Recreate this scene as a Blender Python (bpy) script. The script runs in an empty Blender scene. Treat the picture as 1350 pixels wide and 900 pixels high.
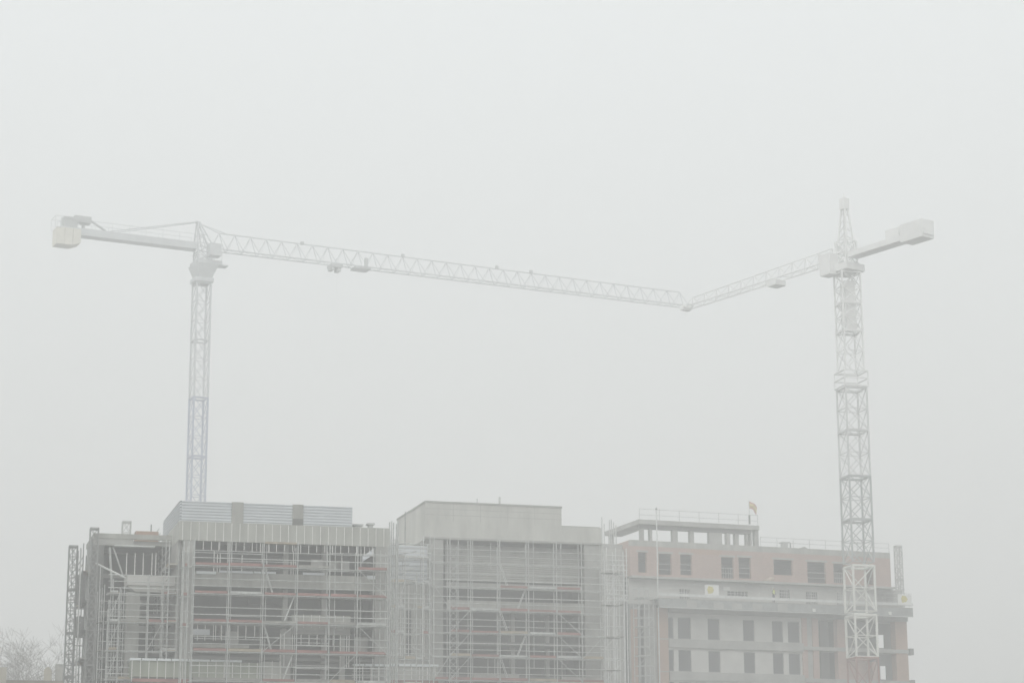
import bpy, math, random
from mathutils import Vector, Matrix
random.seed(11)
HAZE = True
HAZE_DENSITY = 0.0031
C = bpy.context.scene.collection
R = math.radians

# ------------------------------------------------------------------ camera
FPX = 2943.0                      # focal length in photo pixels (1350 wide)
TH = R(13.38); ROLL = 0.0047
CAM = Vector((0, 0, 1.7))
_r0 = Vector((1, 0, 0)); _f = Vector((0, math.cos(TH), math.sin(TH))); _u0 = Vector((0, -math.sin(TH), math.cos(TH)))
_r = math.cos(ROLL) * _r0 - math.sin(ROLL) * _u0
_u = math.sin(ROLL) * _r0 + math.cos(ROLL) * _u0
cd = bpy.data.cameras.new('camera'); cam = bpy.data.objects.new('camera', cd); C.objects.link(cam)
cd.sensor_width = 36.0; cd.lens = FPX / 1350 * 36; cd.clip_start = 0.5; cd.clip_end = 6000
cam.matrix_world = Matrix(((_r.x, _u.x, -_f.x, CAM.x), (_r.y, _u.y, -_f.y, CAM.y), (_r.z, _u.z, -_f.z, CAM.z), (0, 0, 0, 1)))
bpy.context.scene.camera = cam

def ray(px, py): return _f + ((px - 675) / FPX) * _r + ((450 - py) / FPX) * _u
def at(px, py, Y):
    d = ray(px, py); return CAM + d * (Y / d.y)

class Frame:
    """A vertical plane in the place: origin on the ground, x along the facade, y inwards, z up, in units of `s` metres."""
    def __init__(f, o, yaw, s=1.0):
        f.o = Vector((o[0], o[1], 0)); f.yaw = yaw; f.s = s; UNIT[yaw] = s
        f.t = Vector((math.cos(yaw), math.sin(yaw), 0)); f.n = Vector((-math.sin(yaw), math.cos(yaw), 0))
    def uz(f, px, py, w=0.0):
        d = ray(px, py); k = (w * f.s - (CAM - f.o).dot(f.n)) / d.dot(f.n)
        p = CAM + d * k; return (p - f.o).dot(f.t) / f.s, p.z / f.s
    def u(f, px, py, w=0.0): return f.uz(px, py, w)[0]
    def z(f, px, py, w=0.0): return f.uz(px, py, w)[1]
    def world(f, u, w, z=0): return f.o + (f.t * u + f.n * w + Vector((0, 0, z))) * f.s
UNIT = {}

# ------------------------------------------------------------------ materials
def mat(name, col, rough=0.8, metal=0.0, var=0.12, scale=1.2, streak=0.0, bump=0.0, kind=None):
    m = bpy.data.materials.new(name); m.use_nodes = True
    nt = m.node_tree; b = nt.nodes['Principled BSDF']; L = nt.links
    b.inputs['Roughness'].default_value = rough; b.inputs['Metallic'].default_value = metal
    tc = nt.nodes.new('ShaderNodeTexCoord')
    n1 = nt.nodes.new('ShaderNodeTexNoise'); n1.inputs['Scale'].default_value = scale; n1.inputs['Detail'].default_value = 6
    n1.inputs['Roughness'].default_value = 0.65
    mp = nt.nodes.new('ShaderNodeMapping'); mp.inputs['Scale'].default_value = (1, 1, 1 if not streak else streak)
    L.new(tc.outputs['Object'], mp.inputs['Vector']); L.new(mp.outputs['Vector'], n1.inputs['Vector'])
    rp = nt.nodes.new('ShaderNodeValToRGB')
    rp.color_ramp.elements[0].position = 0.3; rp.color_ramp.elements[1].position = 0.72
    lo = [max(0, c * (1 - var * 2)) for c in col]; hi = [min(1, c * (1 + var)) for c in col]
    rp.color_ramp.elements[0].color = (*lo, 1); rp.color_ramp.elements[1].color = (*hi, 1)
    L.new(n1.outputs['Fac'], rp.inputs['Fac'])
    out = rp.outputs['Color']
    if kind == 'brick':
        bt = nt.nodes.new('ShaderNodeTexBrick'); bt.inputs['Scale'].default_value = 1.0
        bt.inputs['Brick Width'].default_value = 0.26; bt.inputs['Row Height'].default_value = 0.09; bt.inputs['Mortar Size'].default_value = 0.012
        bt.inputs['Color1'].default_value = (*col, 1); bt.inputs['Color2'].default_value = (col[0] * .8, col[1] * .75, col[2] * .7, 1)
        bt.inputs['Mortar'].default_value = (0.36, 0.34, 0.31, 1)
        sx = nt.nodes.new('ShaderNodeSeparateXYZ'); cx = nt.nodes.new('ShaderNodeCombineXYZ')
        ad = nt.nodes.new('ShaderNodeMath'); ad.operation = 'ADD'
        L.new(tc.outputs['Object'], sx.inputs[0]); L.new(sx.outputs['X'], ad.inputs[0]); L.new(sx.outputs['Y'], ad.inputs[1])
        L.new(ad.outputs[0], cx.inputs['X']); L.new(sx.outputs['Z'], cx.inputs['Y']); L.new(cx.outputs[0], bt.inputs['Vector'])
        mx = nt.nodes.new('ShaderNodeMix'); mx.data_type = 'RGBA'; mx.blend_type = 'MIX'; mx.inputs['Factor'].default_value = 0.45
        L.new(bt.outputs['Color'], mx.inputs['A']); L.new(out, mx.inputs['B']); out = mx.outputs['Result']
    L.new(out, b.inputs['Base Color'])
    if bump:
        bp = nt.nodes.new('ShaderNodeBump'); bp.inputs['Strength'].default_value = bump; bp.inputs['Distance'].default_value = 0.02
        L.new(n1.outputs['Fac'], bp.inputs['Height']); L.new(bp.outputs['Normal'], b.inputs['Normal'])
    return m

M = dict(
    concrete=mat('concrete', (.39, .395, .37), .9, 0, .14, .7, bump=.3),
    fog_pale_concrete=mat('fog_pale_concrete', (.55, .555, .515), .9, 0, .13, .6, streak=.3, bump=.2),  # concrete paled so the fog's fade is painted into the rooftop storey
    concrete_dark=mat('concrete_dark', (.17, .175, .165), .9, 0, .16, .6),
    concrete_warm=mat('concrete_warm', (.42, .425, .39), .9, 0, .19, .8, streak=.3, bump=.3),
    board=mat('fibre_board', (.43, .44, .40), .85, 0, .12, .9, streak=.25),
    board_green=mat('green_board', (.30, .33, .26), .85, 0, .14, .9, streak=.3),
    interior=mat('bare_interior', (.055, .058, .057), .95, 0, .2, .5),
    block=mat('block_panel', (.56, .56, .53), .85, 0, .08, .6),
    brick=mat('brick', (.46, .315, .265), .9, 0, .14, .6, kind='brick'),
    brick_orange=mat('orange_brick', (.45, .285, .20), .9, 0, .12, .6, kind='brick'),
    sheet=mat('pale_sheet_metal', (.62, .655, .68), .45, .0, .05, .5),
    flashing=mat('flashing', (.78, .83, .84), .4, .1, .05, .8),
    galv=mat('galvanised_steel', (.53, .55, .53), .5, .05, .15, 3),
    galv_pale=mat('bright_galvanised', (.68, .70, .68), .45, .05, .1, 3),
    galv_mid=mat('dull_steel', (.30, .31, .30), .6, .1, .2, 3),
    galv_dark=mat('weathered_steel', (.22, .23, .225), .6, .3, .2, 3),
    batten=mat('white_batten', (.78, .78, .75), .6, 0, .06, 2),
    red=mat('red_toe_board', (.34, .15, .13), .7, 0, .25, .8),
    timber=mat('timber_plank', (.42, .36, .26), .85, 0, .2, 1.5),
    plank_grey=mat('grey_plank', (.33, .33, .30), .85, 0, .2, 1.5),
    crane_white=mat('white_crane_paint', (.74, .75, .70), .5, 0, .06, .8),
    crane_fog_grey=mat('fog_grey_crane', (.52, .55, .56), .5, 0, .08, .8),  # lightened colour paints fog over the left crane's upper parts
    crane_blue=mat('lavender_blue_crane_paint', (.29, .34, .47), .5, 0, .10, .5),
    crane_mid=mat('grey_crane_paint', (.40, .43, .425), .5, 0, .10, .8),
    crane_fog_light=mat('fog_light_crane', (.64, .66, .65), .5, 0, .08, .8),  # halfway step up the right mast, fog fade put into the colour
    crane_fog_pale=mat('fog_pale_crane', (.80, .81, .80), .5, 0, .06, .8),  # near white stands in for thicker fog on upper crane and rope
    crane_red=mat('oxide_red_crane_paint', (.30, .12, .09), .6, 0, .15, .8),
    counterweight=mat('beige_counterweight', (.66, .64, .55), .8, 0, .1, .6),
    glass=mat('dark_glass', (.02, .027, .033), .4, 0, .1, .4),
    frame=mat('window_frame', (.12, .13, .14), .5, 0, .08, 1),
    bark=mat('bark', (.17, .16, .14), .95, 0, .25, 3),
    yellow=mat('yellow_print', (.62, .55, .12), .6, 0, .15, 4),
    white=mat('white_board', (.78, .79, .76), .6, 0, .04, 2),
    hivis=mat('hi_vis', (.62, .68, .12), .7, 0, .08, 5),
    trouser=mat('dark_trousers', (.06, .065, .085), .9, 0, .15, 5),
    skin=mat('skin', (.45, .28, .2), .6, 0, .05, 5),
    flag_red=mat('flag_red', (.62, .33, .27), .8, 0, .08, 3),
    flag_yellow=mat('flag_yellow', (.74, .62, .30), .8, 0, .08, 3),
    ground=mat('gravelly_ground', (.055, .055, .048), .95, 0, .2, .08),
    render_beige=mat('beige_render', (.42, .39, .31), .9, 0, .1, .5),
    roof_tile=mat('brown_roof_tile', (.20, .17, .125), .9, 0, .2, 2),
    tarp=mat('beige_tarp', (.50, .40, .32), .7, 0, .1, 2),
    netting=mat('grey_netting', (.30, .32, .31), .9, 0, .15, 2),
)

# ------------------------------------------------------------------ mesh helper
class MB:
    def __init__(s): s.v = []; s.f = []
    def box(s, x0, x1, y0, y1, z0, z1):
        x0, x1 = sorted((x0, x1)); y0, y1 = sorted((y0, y1)); z0, z1 = sorted((z0, z1))
        i = len(s.v)
        s.v += [(x0, y0, z0), (x1, y0, z0), (x1, y1, z0), (x0, y1, z0), (x0, y0, z1), (x1, y0, z1), (x1, y1, z1), (x0, y1, z1)]
        s.f += [(i, i + 3, i + 2, i + 1), (i + 4, i + 5, i + 6, i + 7), (i, i + 1, i + 5, i + 4), (i + 1, i + 2, i + 6, i + 5), (i + 2, i + 3, i + 7, i + 6), (i + 3, i, i + 4, i + 7)]
        return s
    def bar(s, p, q, r, r2=None, n=5):
        p = Vector(p); q = Vector(q); d = q - p
        if d.length < 1e-6: return s
        d.normalize(); a = Vector((0, 0, 1)) if abs(d.z) < .9 else Vector((1, 0, 0))
        x = d.cross(a).normalized(); y = d.cross(x); r2 = r if r2 is None else r2
        i = len(s.v)
        for k in range(n):
            c = 2 * math.pi * (k + .5) / n; o = x * math.cos(c) + y * math.sin(c)
            s.v.append(tuple(p + o * r)); s.v.append(tuple(q + o * r2))
        for k in range(n):
            a0 = i + 2 * k; b0 = i + 2 * ((k + 1) % n); s.f.append((a0, b0, b0 + 1, a0 + 1))
        s.f.append(tuple(i + 2 * k for k in range(n))[::-1]); s.f.append(tuple(i + 2 * k + 1 for k in range(n)))
        return s
    def prism(s, pts, axis_from, axis_to, axis='y'):
        """polygon given in the x-z plane, pushed along y."""
        i = len(s.v); n = len(pts)
        for (x, z) in pts: s.v.append((x, axis_from, z))
        for (x, z) in pts: s.v.append((x, axis_to, z))
        s.f.append(tuple(range(i, i + n))); s.f.append(tuple(range(i + 2 * n - 1, i + n - 1, -1)))
        for k in range(n):
            a = i + k; b = i + (k + 1) % n; s.f.append((b, a, a + n, b + n))
        return s
    def wall(s, u0, u1, z0, z1, holes, y0, y1):
        """a wall with real openings: only outside faces and reveals."""
        us = sorted({u0, u1, *[h[0] for h in holes], *[h[1] for h in holes]}); us = [a for a in us if u0 <= a <= u1]
        zs = sorted({z0, z1, *[h[2] for h in holes], *[h[3] for h in holes]}); zs = [a for a in zs if z0 <= a <= z1]
        nu, nz = len(us) - 1, len(zs) - 1
        def solid(i, j):
            if i < 0 or j < 0 or i >= nu or j >= nz: return False
            cu, cz = (us[i] + us[i + 1]) / 2, (zs[j] + zs[j + 1]) / 2
            return not any(h[0] < cu < h[1] and h[2] < cz < h[3] for h in holes)
        def q(*p):
            i = len(s.v); s.v.extend(p); s.f.append((i, i + 1, i + 2, i + 3))
        for i in range(nu):
            for j in range(nz):
                if not solid(i, j): continue
                a, b, c, d = us[i], us[i + 1], zs[j], zs[j + 1]
                q((a, y0, c), (b, y0, c), (b, y0, d), (a, y0, d)); q((b, y1, c), (a, y1, c), (a, y1, d), (b, y1, d))
                if not solid(i - 1, j): q((a, y1, c), (a, y0, c), (a, y0, d), (a, y1, d))
                if not solid(i + 1, j): q((b, y0, c), (b, y1, c), (b, y1, d), (b, y0, d))
                if not solid(i, j - 1): q((a, y1, c), (b, y1, c), (b, y0, c), (a, y0, c))
                if not solid(i, j + 1): q((a, y0, d), (b, y0, d), (b, y1, d), (a, y1, d))
        return s
    def build(s, name, m, parent=None, smooth=False):
        me = bpy.data.meshes.new(name); me.from_pydata(s.v, [], s.f); me.update()
        me.materials.append(M[m] if isinstance(m, str) else m)
        if smooth:
            for p in me.polygons: p.use_smooth = True
        o = bpy.data.objects.new(name, me); C.objects.link(o)
        if parent is not None: o.parent = parent
        return o

def tag(o, label=None, cat=None, group=None, kind=None):
    if label: o['label'] = label
    if cat: o['category'] = cat
    if group: o['group'] = group
    if kind: o['kind'] = kind
    return o
def thing(name, label, cat, loc=(0, 0, 0), yaw=0, group=None):
    o = bpy.data.objects.new(name, None); o.empty_display_size = .5; C.objects.link(o)
    o.location = loc; o.rotation_euler = (0, 0, yaw); k = UNIT.get(yaw, 1.0); o.scale = (k, k, k)
    return tag(o, label, cat, group)
def fthing(F, name, label, cat, group=None): return thing(name, label, cat, F.o, F.yaw, group)
def bx(name, m, par, *a): return MB().box(*a).build(name, m, par)
def tube(name, m, par, p, q, r=.03): return MB().bar(p, q, r).build(name, m, par)

# ------------------------------------------------------------------ planes of the place
yawB = R(15.5)
FB = Frame(at(240, 800, 154.9), yawB)                      # left main block
FA = Frame(FB.world(0, 4.0), yawB)                         # left wing, set back
FAf = Frame(FA.world(FA.u(122, 790), 0), yawB - R(90))     # left flank of the wing (x runs towards the corner)
FC = Frame(at(565, 800, 198), R(16.5), 1.14)                   # middle block
FD = Frame(at(832, 800, 255), R(20.5), 1.36)                   # brick block

# ------------------------------------------------------------------ setting
g = MB(); g.v = [(-2500, -600, 0), (2500, -600, 0), (2500, 3500, 0), (-2500, 3500, 0)]; g.f = [(0, 1, 2, 3)]
tag(g.build('ground', 'ground'), kind='structure')

def battens(F, par, x0, x1, yref, step, z0, z1, wf, wid=.05, name='batten', m='batten', jit=0.0, skip=0.0):
    u = F.u(x0, yref); ue = F.u(x1, yref)
    while u < ue:
        if random.random() >= skip:
            bx(name, m, par, u, u + wid, wf - .045, wf - .003, z0 + random.uniform(-jit, jit), z1)
        u += step

def ribbed(F, par, u0, u1, z0, z1, w, n, amp, name, m, thick=.06):
    """horizontally ribbed sheet as a zigzag profile extruded along u (built in y-z)."""
    b = MB(); prof = []
    for k in range(n):
        a = z0 + (z1 - z0) * k / n; h = (z1 - z0) / n
        prof += [(w, a), (w, a + h * .45), (w - amp, a + h * .55), (w - amp, a + h * .9)]
    prof.append((w, z1))
    i = len(b.v)
    for (y, z) in prof: b.v += [(u0, y, z), (u1, y, z)]
    for (y, z) in prof: b.v += [(u0, w + thick, z), (u1, w + thick, z)]
    N = len(prof)
    for k in range(N - 1):
        a = i + 2 * k; b.f.append((a, a + 1, a + 3, a + 2)); c = a + 2 * N; b.f.append((c + 1, c, c + 2, c + 3))
        b.f.append((a, a + 2, c + 2, c)); b.f.append((a + 1, c + 1, c + 3, a + 3))
    a = i + 2 * (N - 1); c = a + 2 * N; b.f.append((a, a + 1, c + 1, c)); b.f.append((i + 1, i, i + 2 * N, i + 2 * N + 1))
    return b.build(name, m, par)

# ================================================================== LEFT MAIN BLOCK
bB = fthing(FB, 'apartment_block', 'unfinished concrete apartment block at left with pale ribbed metal screen on its roof', 'building', 'blocks under construction')
u = lambda x, y=790: FB.u(x, y)
z = lambda x, y: FB.z(x, y)
uL, uR = FB.u(236, 700), u(513)
zp0, zp1 = z(376, 716), z(376, 691.2)
DB = 11.0
par = bx('parapet', 'board', bB, uL, uR, 0, .25, zp0, zp1)
bx('parapet', 'board', bB, uL, uL + .25, .253, DB, zp0, zp1)
battens(FB, par, 240, 511, 705, .575, zp0 - .02, zp1 - .05, 0)
battens(FB, par, 268, 492, 705, .575, zp0 - .62, zp0 - .025, .06, .045, 'stub', 'batten', .12)
battens(FB, par, 272, 492, 705, .9, zp0 - .55, zp0 - .03, .3, .035, 'stub', 'batten', .12, .3)
bx('roof_slab', 'concrete', bB, uL + .26, uR, .26, DB, zp1 - .7, zp1 - .4)
# ribbed plant screen
zs1 = z(352, 663.4)
us0, us1 = FB.u(240, 670), FB.u(465, 670)
ribbed(FB, bB, us0, us1, zp1 + .004, zs1, .12, 7, .05, 'plant_screen', 'sheet')
sc = MB(); h = (zs1 - zp1) / 7; prof = []
for k in range(7):
    q = zp1 + .004 + h * k
    prof += [(us0 - .13, q), (us0 - .13, q + h * .45), (us0 + .02, q + h * .55), (us0 + .02, q + h * .92)]
prof.append((us0 - .13, zs1)); N = len(prof)
for (x_, q) in prof: sc.v += [(x_, .20, q), (x_, 10.3, q), (us0 + .09, .20, q), (us0 + .09, 10.3, q)]
for k in range(N - 1):
    i = 4 * k; sc.f += [(i, i + 4, i + 5, i + 1), (i + 2, i + 3, i + 7, i + 6), (i, i + 2, i + 6, i + 4), (i + 1, i + 5, i + 7, i + 3)]
sc.build('plant_screen_flank', 'sheet', bB)
bx('plant_room_roof', 'concrete', bB, us0 + .1, us1 - .06, .2, 10.28, zs1 - .35, zs1 - .1)
bx('plant_screen_end', 'sheet', bB, us1 - .05, us1, .185, 10.3, zp1 + .004, zs1 - .005)
for (a, b_) in ((305.6, 321), (386, 400)):
    bx('roof_column', 'concrete_warm', bB, FB.u(a, 675), FB.u(b_, 675), .02, .5, zp1 + .006, zs1 + .02)
bx('drip_box', 'concrete_dark', bB, FB.u(386, 675), FB.u(400, 675), -.012, .018, zp1 + .0, zp1 + .45)
# piers and columns
bx('pier', 'concrete', bB, u(240), u(254.5), .02, .7, 0, zp0 - .003)
bx('pier', 'concrete', bB, u(494.5), u(512), .02, .7, 0, zp0 - .003)
for xx in (380, 592 - 160):
    bx('column', 'concrete', bB, u(xx - 3.2), u(xx + 3.2), 1.2, 1.6, 0, zp1 - .75)
# floors: (slab underside y at x=376)
zf = [z(376, 773.5), z(376, 825), z(376, 878)]
dz = zf[0] - zf[1]
zf += [zf[2] - dz * k for k in range(1, 6)]
for q in zf:
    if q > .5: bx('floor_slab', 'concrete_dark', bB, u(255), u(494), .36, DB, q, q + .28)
bx('side_wall', 'concrete', bB, uL + .02, uL + .3, .72, DB - .01, 0, zp0 - .003)
bx('side_wall', 'concrete', bB, uR - .32, uR - .02, .72, DB - .01, 0, zp0 - .003)
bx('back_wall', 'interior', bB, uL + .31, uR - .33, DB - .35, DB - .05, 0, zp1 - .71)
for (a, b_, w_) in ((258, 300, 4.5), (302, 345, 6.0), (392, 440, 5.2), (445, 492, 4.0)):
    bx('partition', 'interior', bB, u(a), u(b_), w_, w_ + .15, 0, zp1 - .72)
# upstand beam, first band
zb0, zb1 = zf[0] - .02, z(376, 756)
bx('spandrel', 'concrete_warm', bB, u(255), u(494), .1, .34, zb0, zb1)
for (a, b_, y0, y1, m) in ((259, 285, 752.3, 756, 'flashing'), (289, 334, 752, 754.8, 'sheet'), (335, 364, 753, 755.5, 'flashing'), (399.5, 428, 754.5, 757.5, 'sheet'), (484, 495, 758, 763, 'flashing')):
    xm = (a + b_) / 2
    bx('insulation_strip', m, bB, u(a, 754), u(b_, 754), .03, .097, z(xm, y1), z(xm, y0))
# second band: projecting balcony on the right of centre
zc0, zc1 = z(430, 829), z(430, 811.5)
bal = bx('balcony', 'board', bB, u(384, 820), u(461, 820), -.28, .33, zc0 - .1, zc1)
bx('balcony_slab', 'concrete', bB, u(384, 820), u(461, 820), -.31, .34, zc0 - .4, zc0 - .103)
battens(FB, bal, 388, 461, 820, .57, zc0 + .05, zc1 + .02, -.285)
battens(FB, bal, 396, 440, 820, .57, zc0 - 1.15, zc0 - .42, -.2, .05, 'stub')
for xx in (369.5, 374.5, 385, 448, 456.5, 459.5):
    bx('balcony_post', 'batten', bB, u(xx), u(xx) + .06, -.25, -.19, zf[2], zc0 - .41)
bx('pier', 'concrete', bB, u(449), u(456), .05, .35, 0, zc0 - .41)
bx('pier', 'concrete', bB, u(371), u(385), .05, .35, 0, z(376, 829))
# studs of the room on the left of the second floor
for xx in (293, 303.5, 315, 325.5, 337):
    bx('stud', 'batten', bB, u(xx), u(xx) + .06, .3, .36, z(xx, 839) + random.uniform(-.2, .1), zf[1])
for xx in (262, 272, 283, 286, 294):
    bx('stud', 'batten', bB, u(xx), u(xx) + .045, .35, .4, z(xx, 843), zf[1])
bx('insulation_strip', 'sheet', bB, u(254.6), u(278), .1, .3, z(266, 836), z(266, 828.5))
for (a, b_, y0, y1, m) in ((256, 330, 849, 853, 'plank_grey'), (256, 494, 866, 870, 'concrete_dark')):
    bx('window_sill', m, bB, u(a), u(b_), .1, .35, z((a + b_) / 2, y1), z((a + b_) / 2, y0))
for xx in (283, 287.5, 291, 320, 347, 353, 385, 388, 452):
    bx('stud', 'batten', bB, u(xx, 735), u(xx, 735) + .05, .45, .5, zf[0] + .3, z(xx, 733) + random.uniform(-.3, .5))
for (xx, y0, y1) in ((445, 737, 750), (455, 737, 750), (310, 830, 850), (420, 735, 750), (480, 838, 862)):
    bx('block_infill', 'concrete', bB, u(xx - 8), u(xx + 8), .8, 1.0, z(xx, y1), z(xx, y0))

# podium with pale flashing and green boards (third band)
zt = z(242, 868.5); zt0 = z(242, 871.5); zpb = z(255, 893)
pod = bx('podium', 'board_green', bB, u(172, 880), u(345, 880), -.2, .012, zpb, zt0 - .003)
bx('podium', 'board_green', bB, u(172, 880), u(172, 880) + .2, .015, 11, zpb, zt0 - .003)
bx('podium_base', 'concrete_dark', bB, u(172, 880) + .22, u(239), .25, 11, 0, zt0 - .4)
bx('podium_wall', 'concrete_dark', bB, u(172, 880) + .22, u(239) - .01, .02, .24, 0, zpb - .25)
fl = bx('flashing', 'flashing', bB, u(171, 868), u(318, 868), -.32, .012, zt0, zt)
bx('flashing', 'flashing', bB, u(171, 868), u(171, 868) + .3, .015, 11.2, zt0, zt)
for xx in (188, 208, 227, 249, 278, 300):
    bx('flashing_joint', 'galv_dark', fl, u(xx), u(xx) + .07, -.326, -.3, zt0 + .02, zt - .01)
battens(FB, pod, 173, 344, 882, .575, zpb - .35, zt0 - .02, -.2)
bx('podium_ledge', 'red', bB, u(174, 895), u(345, 895), -.36, -.02, zpb - .36, zpb - .13)
# right hand bay of the third band
zt2 = z(490, 875.2); zt20 = z(490, 878)
fl2 = bx('flashing', 'flashing', bB, u(464, 876), u(511.5, 876), -.32, .012, zt20, zt2)
for xx in (480, 492): bx('flashing_joint', 'galv_dark', fl2, u(xx), u(xx) + .07, -.326, -.3, zt20 + .02, zt2 - .01)
for xx in (466.5, 469, 477, 488, 498, 508):
    bx('stud', 'batten', bB, u(xx, 885), u(xx, 885) + .06, -.2, -.14, z(xx, 897), zt20)
for k in range(4):
    tube('rail', 'galv', bB, (u(464, 885), -.05, zt20 - .35 - .22 * k), (u(511, 885), -.05, zt20 - .35 - .22 * k), .022)
bx('podium_panel', 'board', bB, u(346, 884), u(371, 884), -.1, .03, z(358, 895), z(358, 872))
battens(FB, bB, 347, 370, 884, .575, z(358, 895), z(358, 871), -.1)

# ================================================================== LEFT WING
bA = fthing(FA, 'concrete_wing', 'low concrete wing at far left, set back, with pale boxed balcony', 'building', 'blocks under construction')
uA = lambda x, y=790, w=0: FA.u(x, y, w)
zA = lambda x, y, w=0: FA.z(x, y, w)
xa0, xa1 = uA(122, 740), -.02
za1, za0 = zA(165, 703.5), zA(165, 719)
bx('parapet', 'concrete_warm', bA, xa0, xa1, 0, .3, za0 + .5, za1)
bx('parapet', 'concrete', bA, xa0, xa0 + .3, .303, 6, za0 + .5, za1)
bx('roof_beam', 'concrete', bA, xa0 + .01, uA(176, 715), .05, .45, za0, za0 + .497)
bx('roof_slab', 'concrete', bA, xa0 + .31, xa1, .31, 6, za0 + .1, za0 + .4)
bx('ceiling_edge', 'galv_pale', bA, uA(150, 721), uA(203, 721), -.6, .0, za0 - .12, za0 - .03)
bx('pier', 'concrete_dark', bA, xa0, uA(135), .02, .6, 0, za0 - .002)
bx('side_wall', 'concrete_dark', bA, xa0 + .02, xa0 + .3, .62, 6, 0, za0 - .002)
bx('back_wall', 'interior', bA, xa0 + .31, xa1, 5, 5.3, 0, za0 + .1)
for q in (zA(180, 757), zA(180, 808), zA(180, 860)):
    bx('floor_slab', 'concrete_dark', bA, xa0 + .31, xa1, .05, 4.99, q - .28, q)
for xx in (166.5, 177.5, 188.5, 200, 205):
    bx('stud', 'batten', bA, uA(xx, 740), uA(xx, 740) + .07, .1, .17, zA(xx, 757), zA(xx, 728))
# pale boxed balcony with a chamfered soffit, on a slab-like column
WB = -2.4
ub0, ub1 = FA.u(168, 765, WB), -.03
zb1, zb0 = FA.z(200, 758, WB), FA.z(200, 771.5, WB)
bb = MB().box(ub0, ub1, WB, WB + .2, zb0, zb1).box(ub0, ub0 + .2, WB + .203, -.003, zb0, zb1).build('balcony', 'block', bA)
mbx = MB(); mbx.prism([(ub0, zb0 - .03), (ub1, zb0 - .03), (ub1, zb0 - .45), (ub0 + .6, zb0 - .45)], WB + .05, -.003); mbx.build('balcony_soffit', 'concrete_warm', bA)
bx('column', 'concrete_warm', bA, FA.u(166, 820, WB), FA.u(184, 820, WB), WB + .2, WB + .9, 0, zb0 - .46)
for xx, yy in ((190, 786), (190, 800), (222, 790), (222, 840), (190, 820)):
    bx('block_infill', 'concrete', bA, uA(xx - 5), uA(xx + 5), .3, .5, zA(xx, yy + 12), zA(xx, yy + 4))
bx('back_screen', 'plank_grey', bA, uA(205, 840), uA(232, 840), .6, .7, zA(215, 862), zA(215, 822))
bx('prop', 'galv_pale', bA, uA(130), uA(130) + .05, -.3, -.25, 0, zA(130, 745))
# long raking props in front of the wing
tube('raking_prop', 'galv_pale', bA, (FA.u(126, 742, -1), -1, FA.z(126, 742, -1)), (FA.u(165, 761, -2.2), -2.2, FA.z(165, 761, -2.2)), .07)
tube('raking_prop', 'galv', bA, (uA(149, 722), -.25, zA(149, 722)), (uA(161, 757), -.25, zA(161, 757)), .06)
tube('raking_prop', 'galv', bA, (uA(149, 722) - .25, -.25, zA(149, 722)), (uA(147, 775), -.25, zA(147, 775)), .09)

# ================================================================== MIDDLE BLOCK
bC = fthing(FC, 'apartment_block', 'pale grey concrete block in the middle with plain boxy rooftop storey', 'building', 'blocks under construction')
uc = lambda x, y=790, w=0: FC.u(x, y, w)
zc = lambda x, y, w=0: FC.z(x, y, w)
DC = 10.0
xl, xr = uc(566, 720), uc(793, 710)
zq0, zq1 = zc(690, 714.5), zc(690, 691.5)
ph = uc(561, 680)
zh1 = zc(650, 665.7)
bx('rooftop_storey', 'fog_pale_concrete', bC, ph, uc(740.5, 680), .05, 9.5, zq1 + .004, zh1)
for q_ in (.36, .68): bx('joint', 'concrete', bC, ph + .01, uc(740.5, 680) - .01, .042, .049, zq1 + (zh1 - zq1) * q_, zq1 + (zh1 - zq1) * q_ + .03)
for k_ in range(1, 5): a_ = ph + (uc(740.5, 680) - ph) * k_ / 5; bx('joint', 'concrete', bC, a_, a_ + .03, .042, .049, zq1 + .02, zh1 - .02)
bx('rooftop_coping', 'concrete', bC, ph - .05, uc(740.5, 680) + .05, .0, 9.55, zh1 + .003, zh1 + .15)
bx('parapet', 'fog_pale_concrete', bC, ph, xr, 0, .35, zq0, zq1)
bx('parapet', 'fog_pale_concrete', bC, ph, ph + .35, .353, DC, zq0, zq1)
bx('parapet_ledge', 'concrete', bC, ph - .06, xr + .06, -.1, -.003, zq0 + .02, zq0 + .16)
bx('roof_slab', 'concrete', bC, ph + .36, xr, .36, DC, zq0 + .2, zq0 + .5)
bx('parapet_upstand', 'concrete', bC, uc(741, 700), xr, .36, .6, zq1 + .003, zq1 + .12)
bx('pier', 'concrete', bC, xl, uc(584.5), .02, .8, 0, zq0 - .003)
bx('pier', 'concrete', bC, uc(771), xr - .05, .02, .8, 0, zq0 - .003)
bx('side_wall', 'concrete', bC, xl + .02, xl + .3, .82, DC, 0, zq0 - .003)
bx('side_wall', 'concrete', bC, xr - .4, xr - .1, .82, DC, 0, zq0 - .003)
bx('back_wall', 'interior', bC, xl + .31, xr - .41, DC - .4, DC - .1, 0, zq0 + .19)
ribbed(FC, bC, uc(591), uc(770), zc(680, 765), zc(680, 718), 1.0, 17, .035, 'ribbed_panel', 'concrete')
zm0, zm1 = zc(690, 806), zc(690, 793)
bx('spandrel', 'concrete_warm', bC, uc(590), uc(770.5), .02, .35, zm0, zm1)
for k in range(6):
    q = zm0 - .02 - k * (zm0 - zc(690, 850))
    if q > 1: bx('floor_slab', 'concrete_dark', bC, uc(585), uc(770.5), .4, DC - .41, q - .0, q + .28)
bx('spandrel', 'concrete_warm', bC, uc(624, 890), uc(684, 890), -.1, .35, zc(654, 898), zc(654, 888.5))
bx('spandrel', 'concrete_warm', bC, uc(740, 890), uc(792, 890), -.1, .35, zc(766, 902), zc(766, 892))
bx('column', 'concrete', bC, uc(680.5), uc(686), 1.5, 1.95, 0, zm0 - .03)
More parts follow.
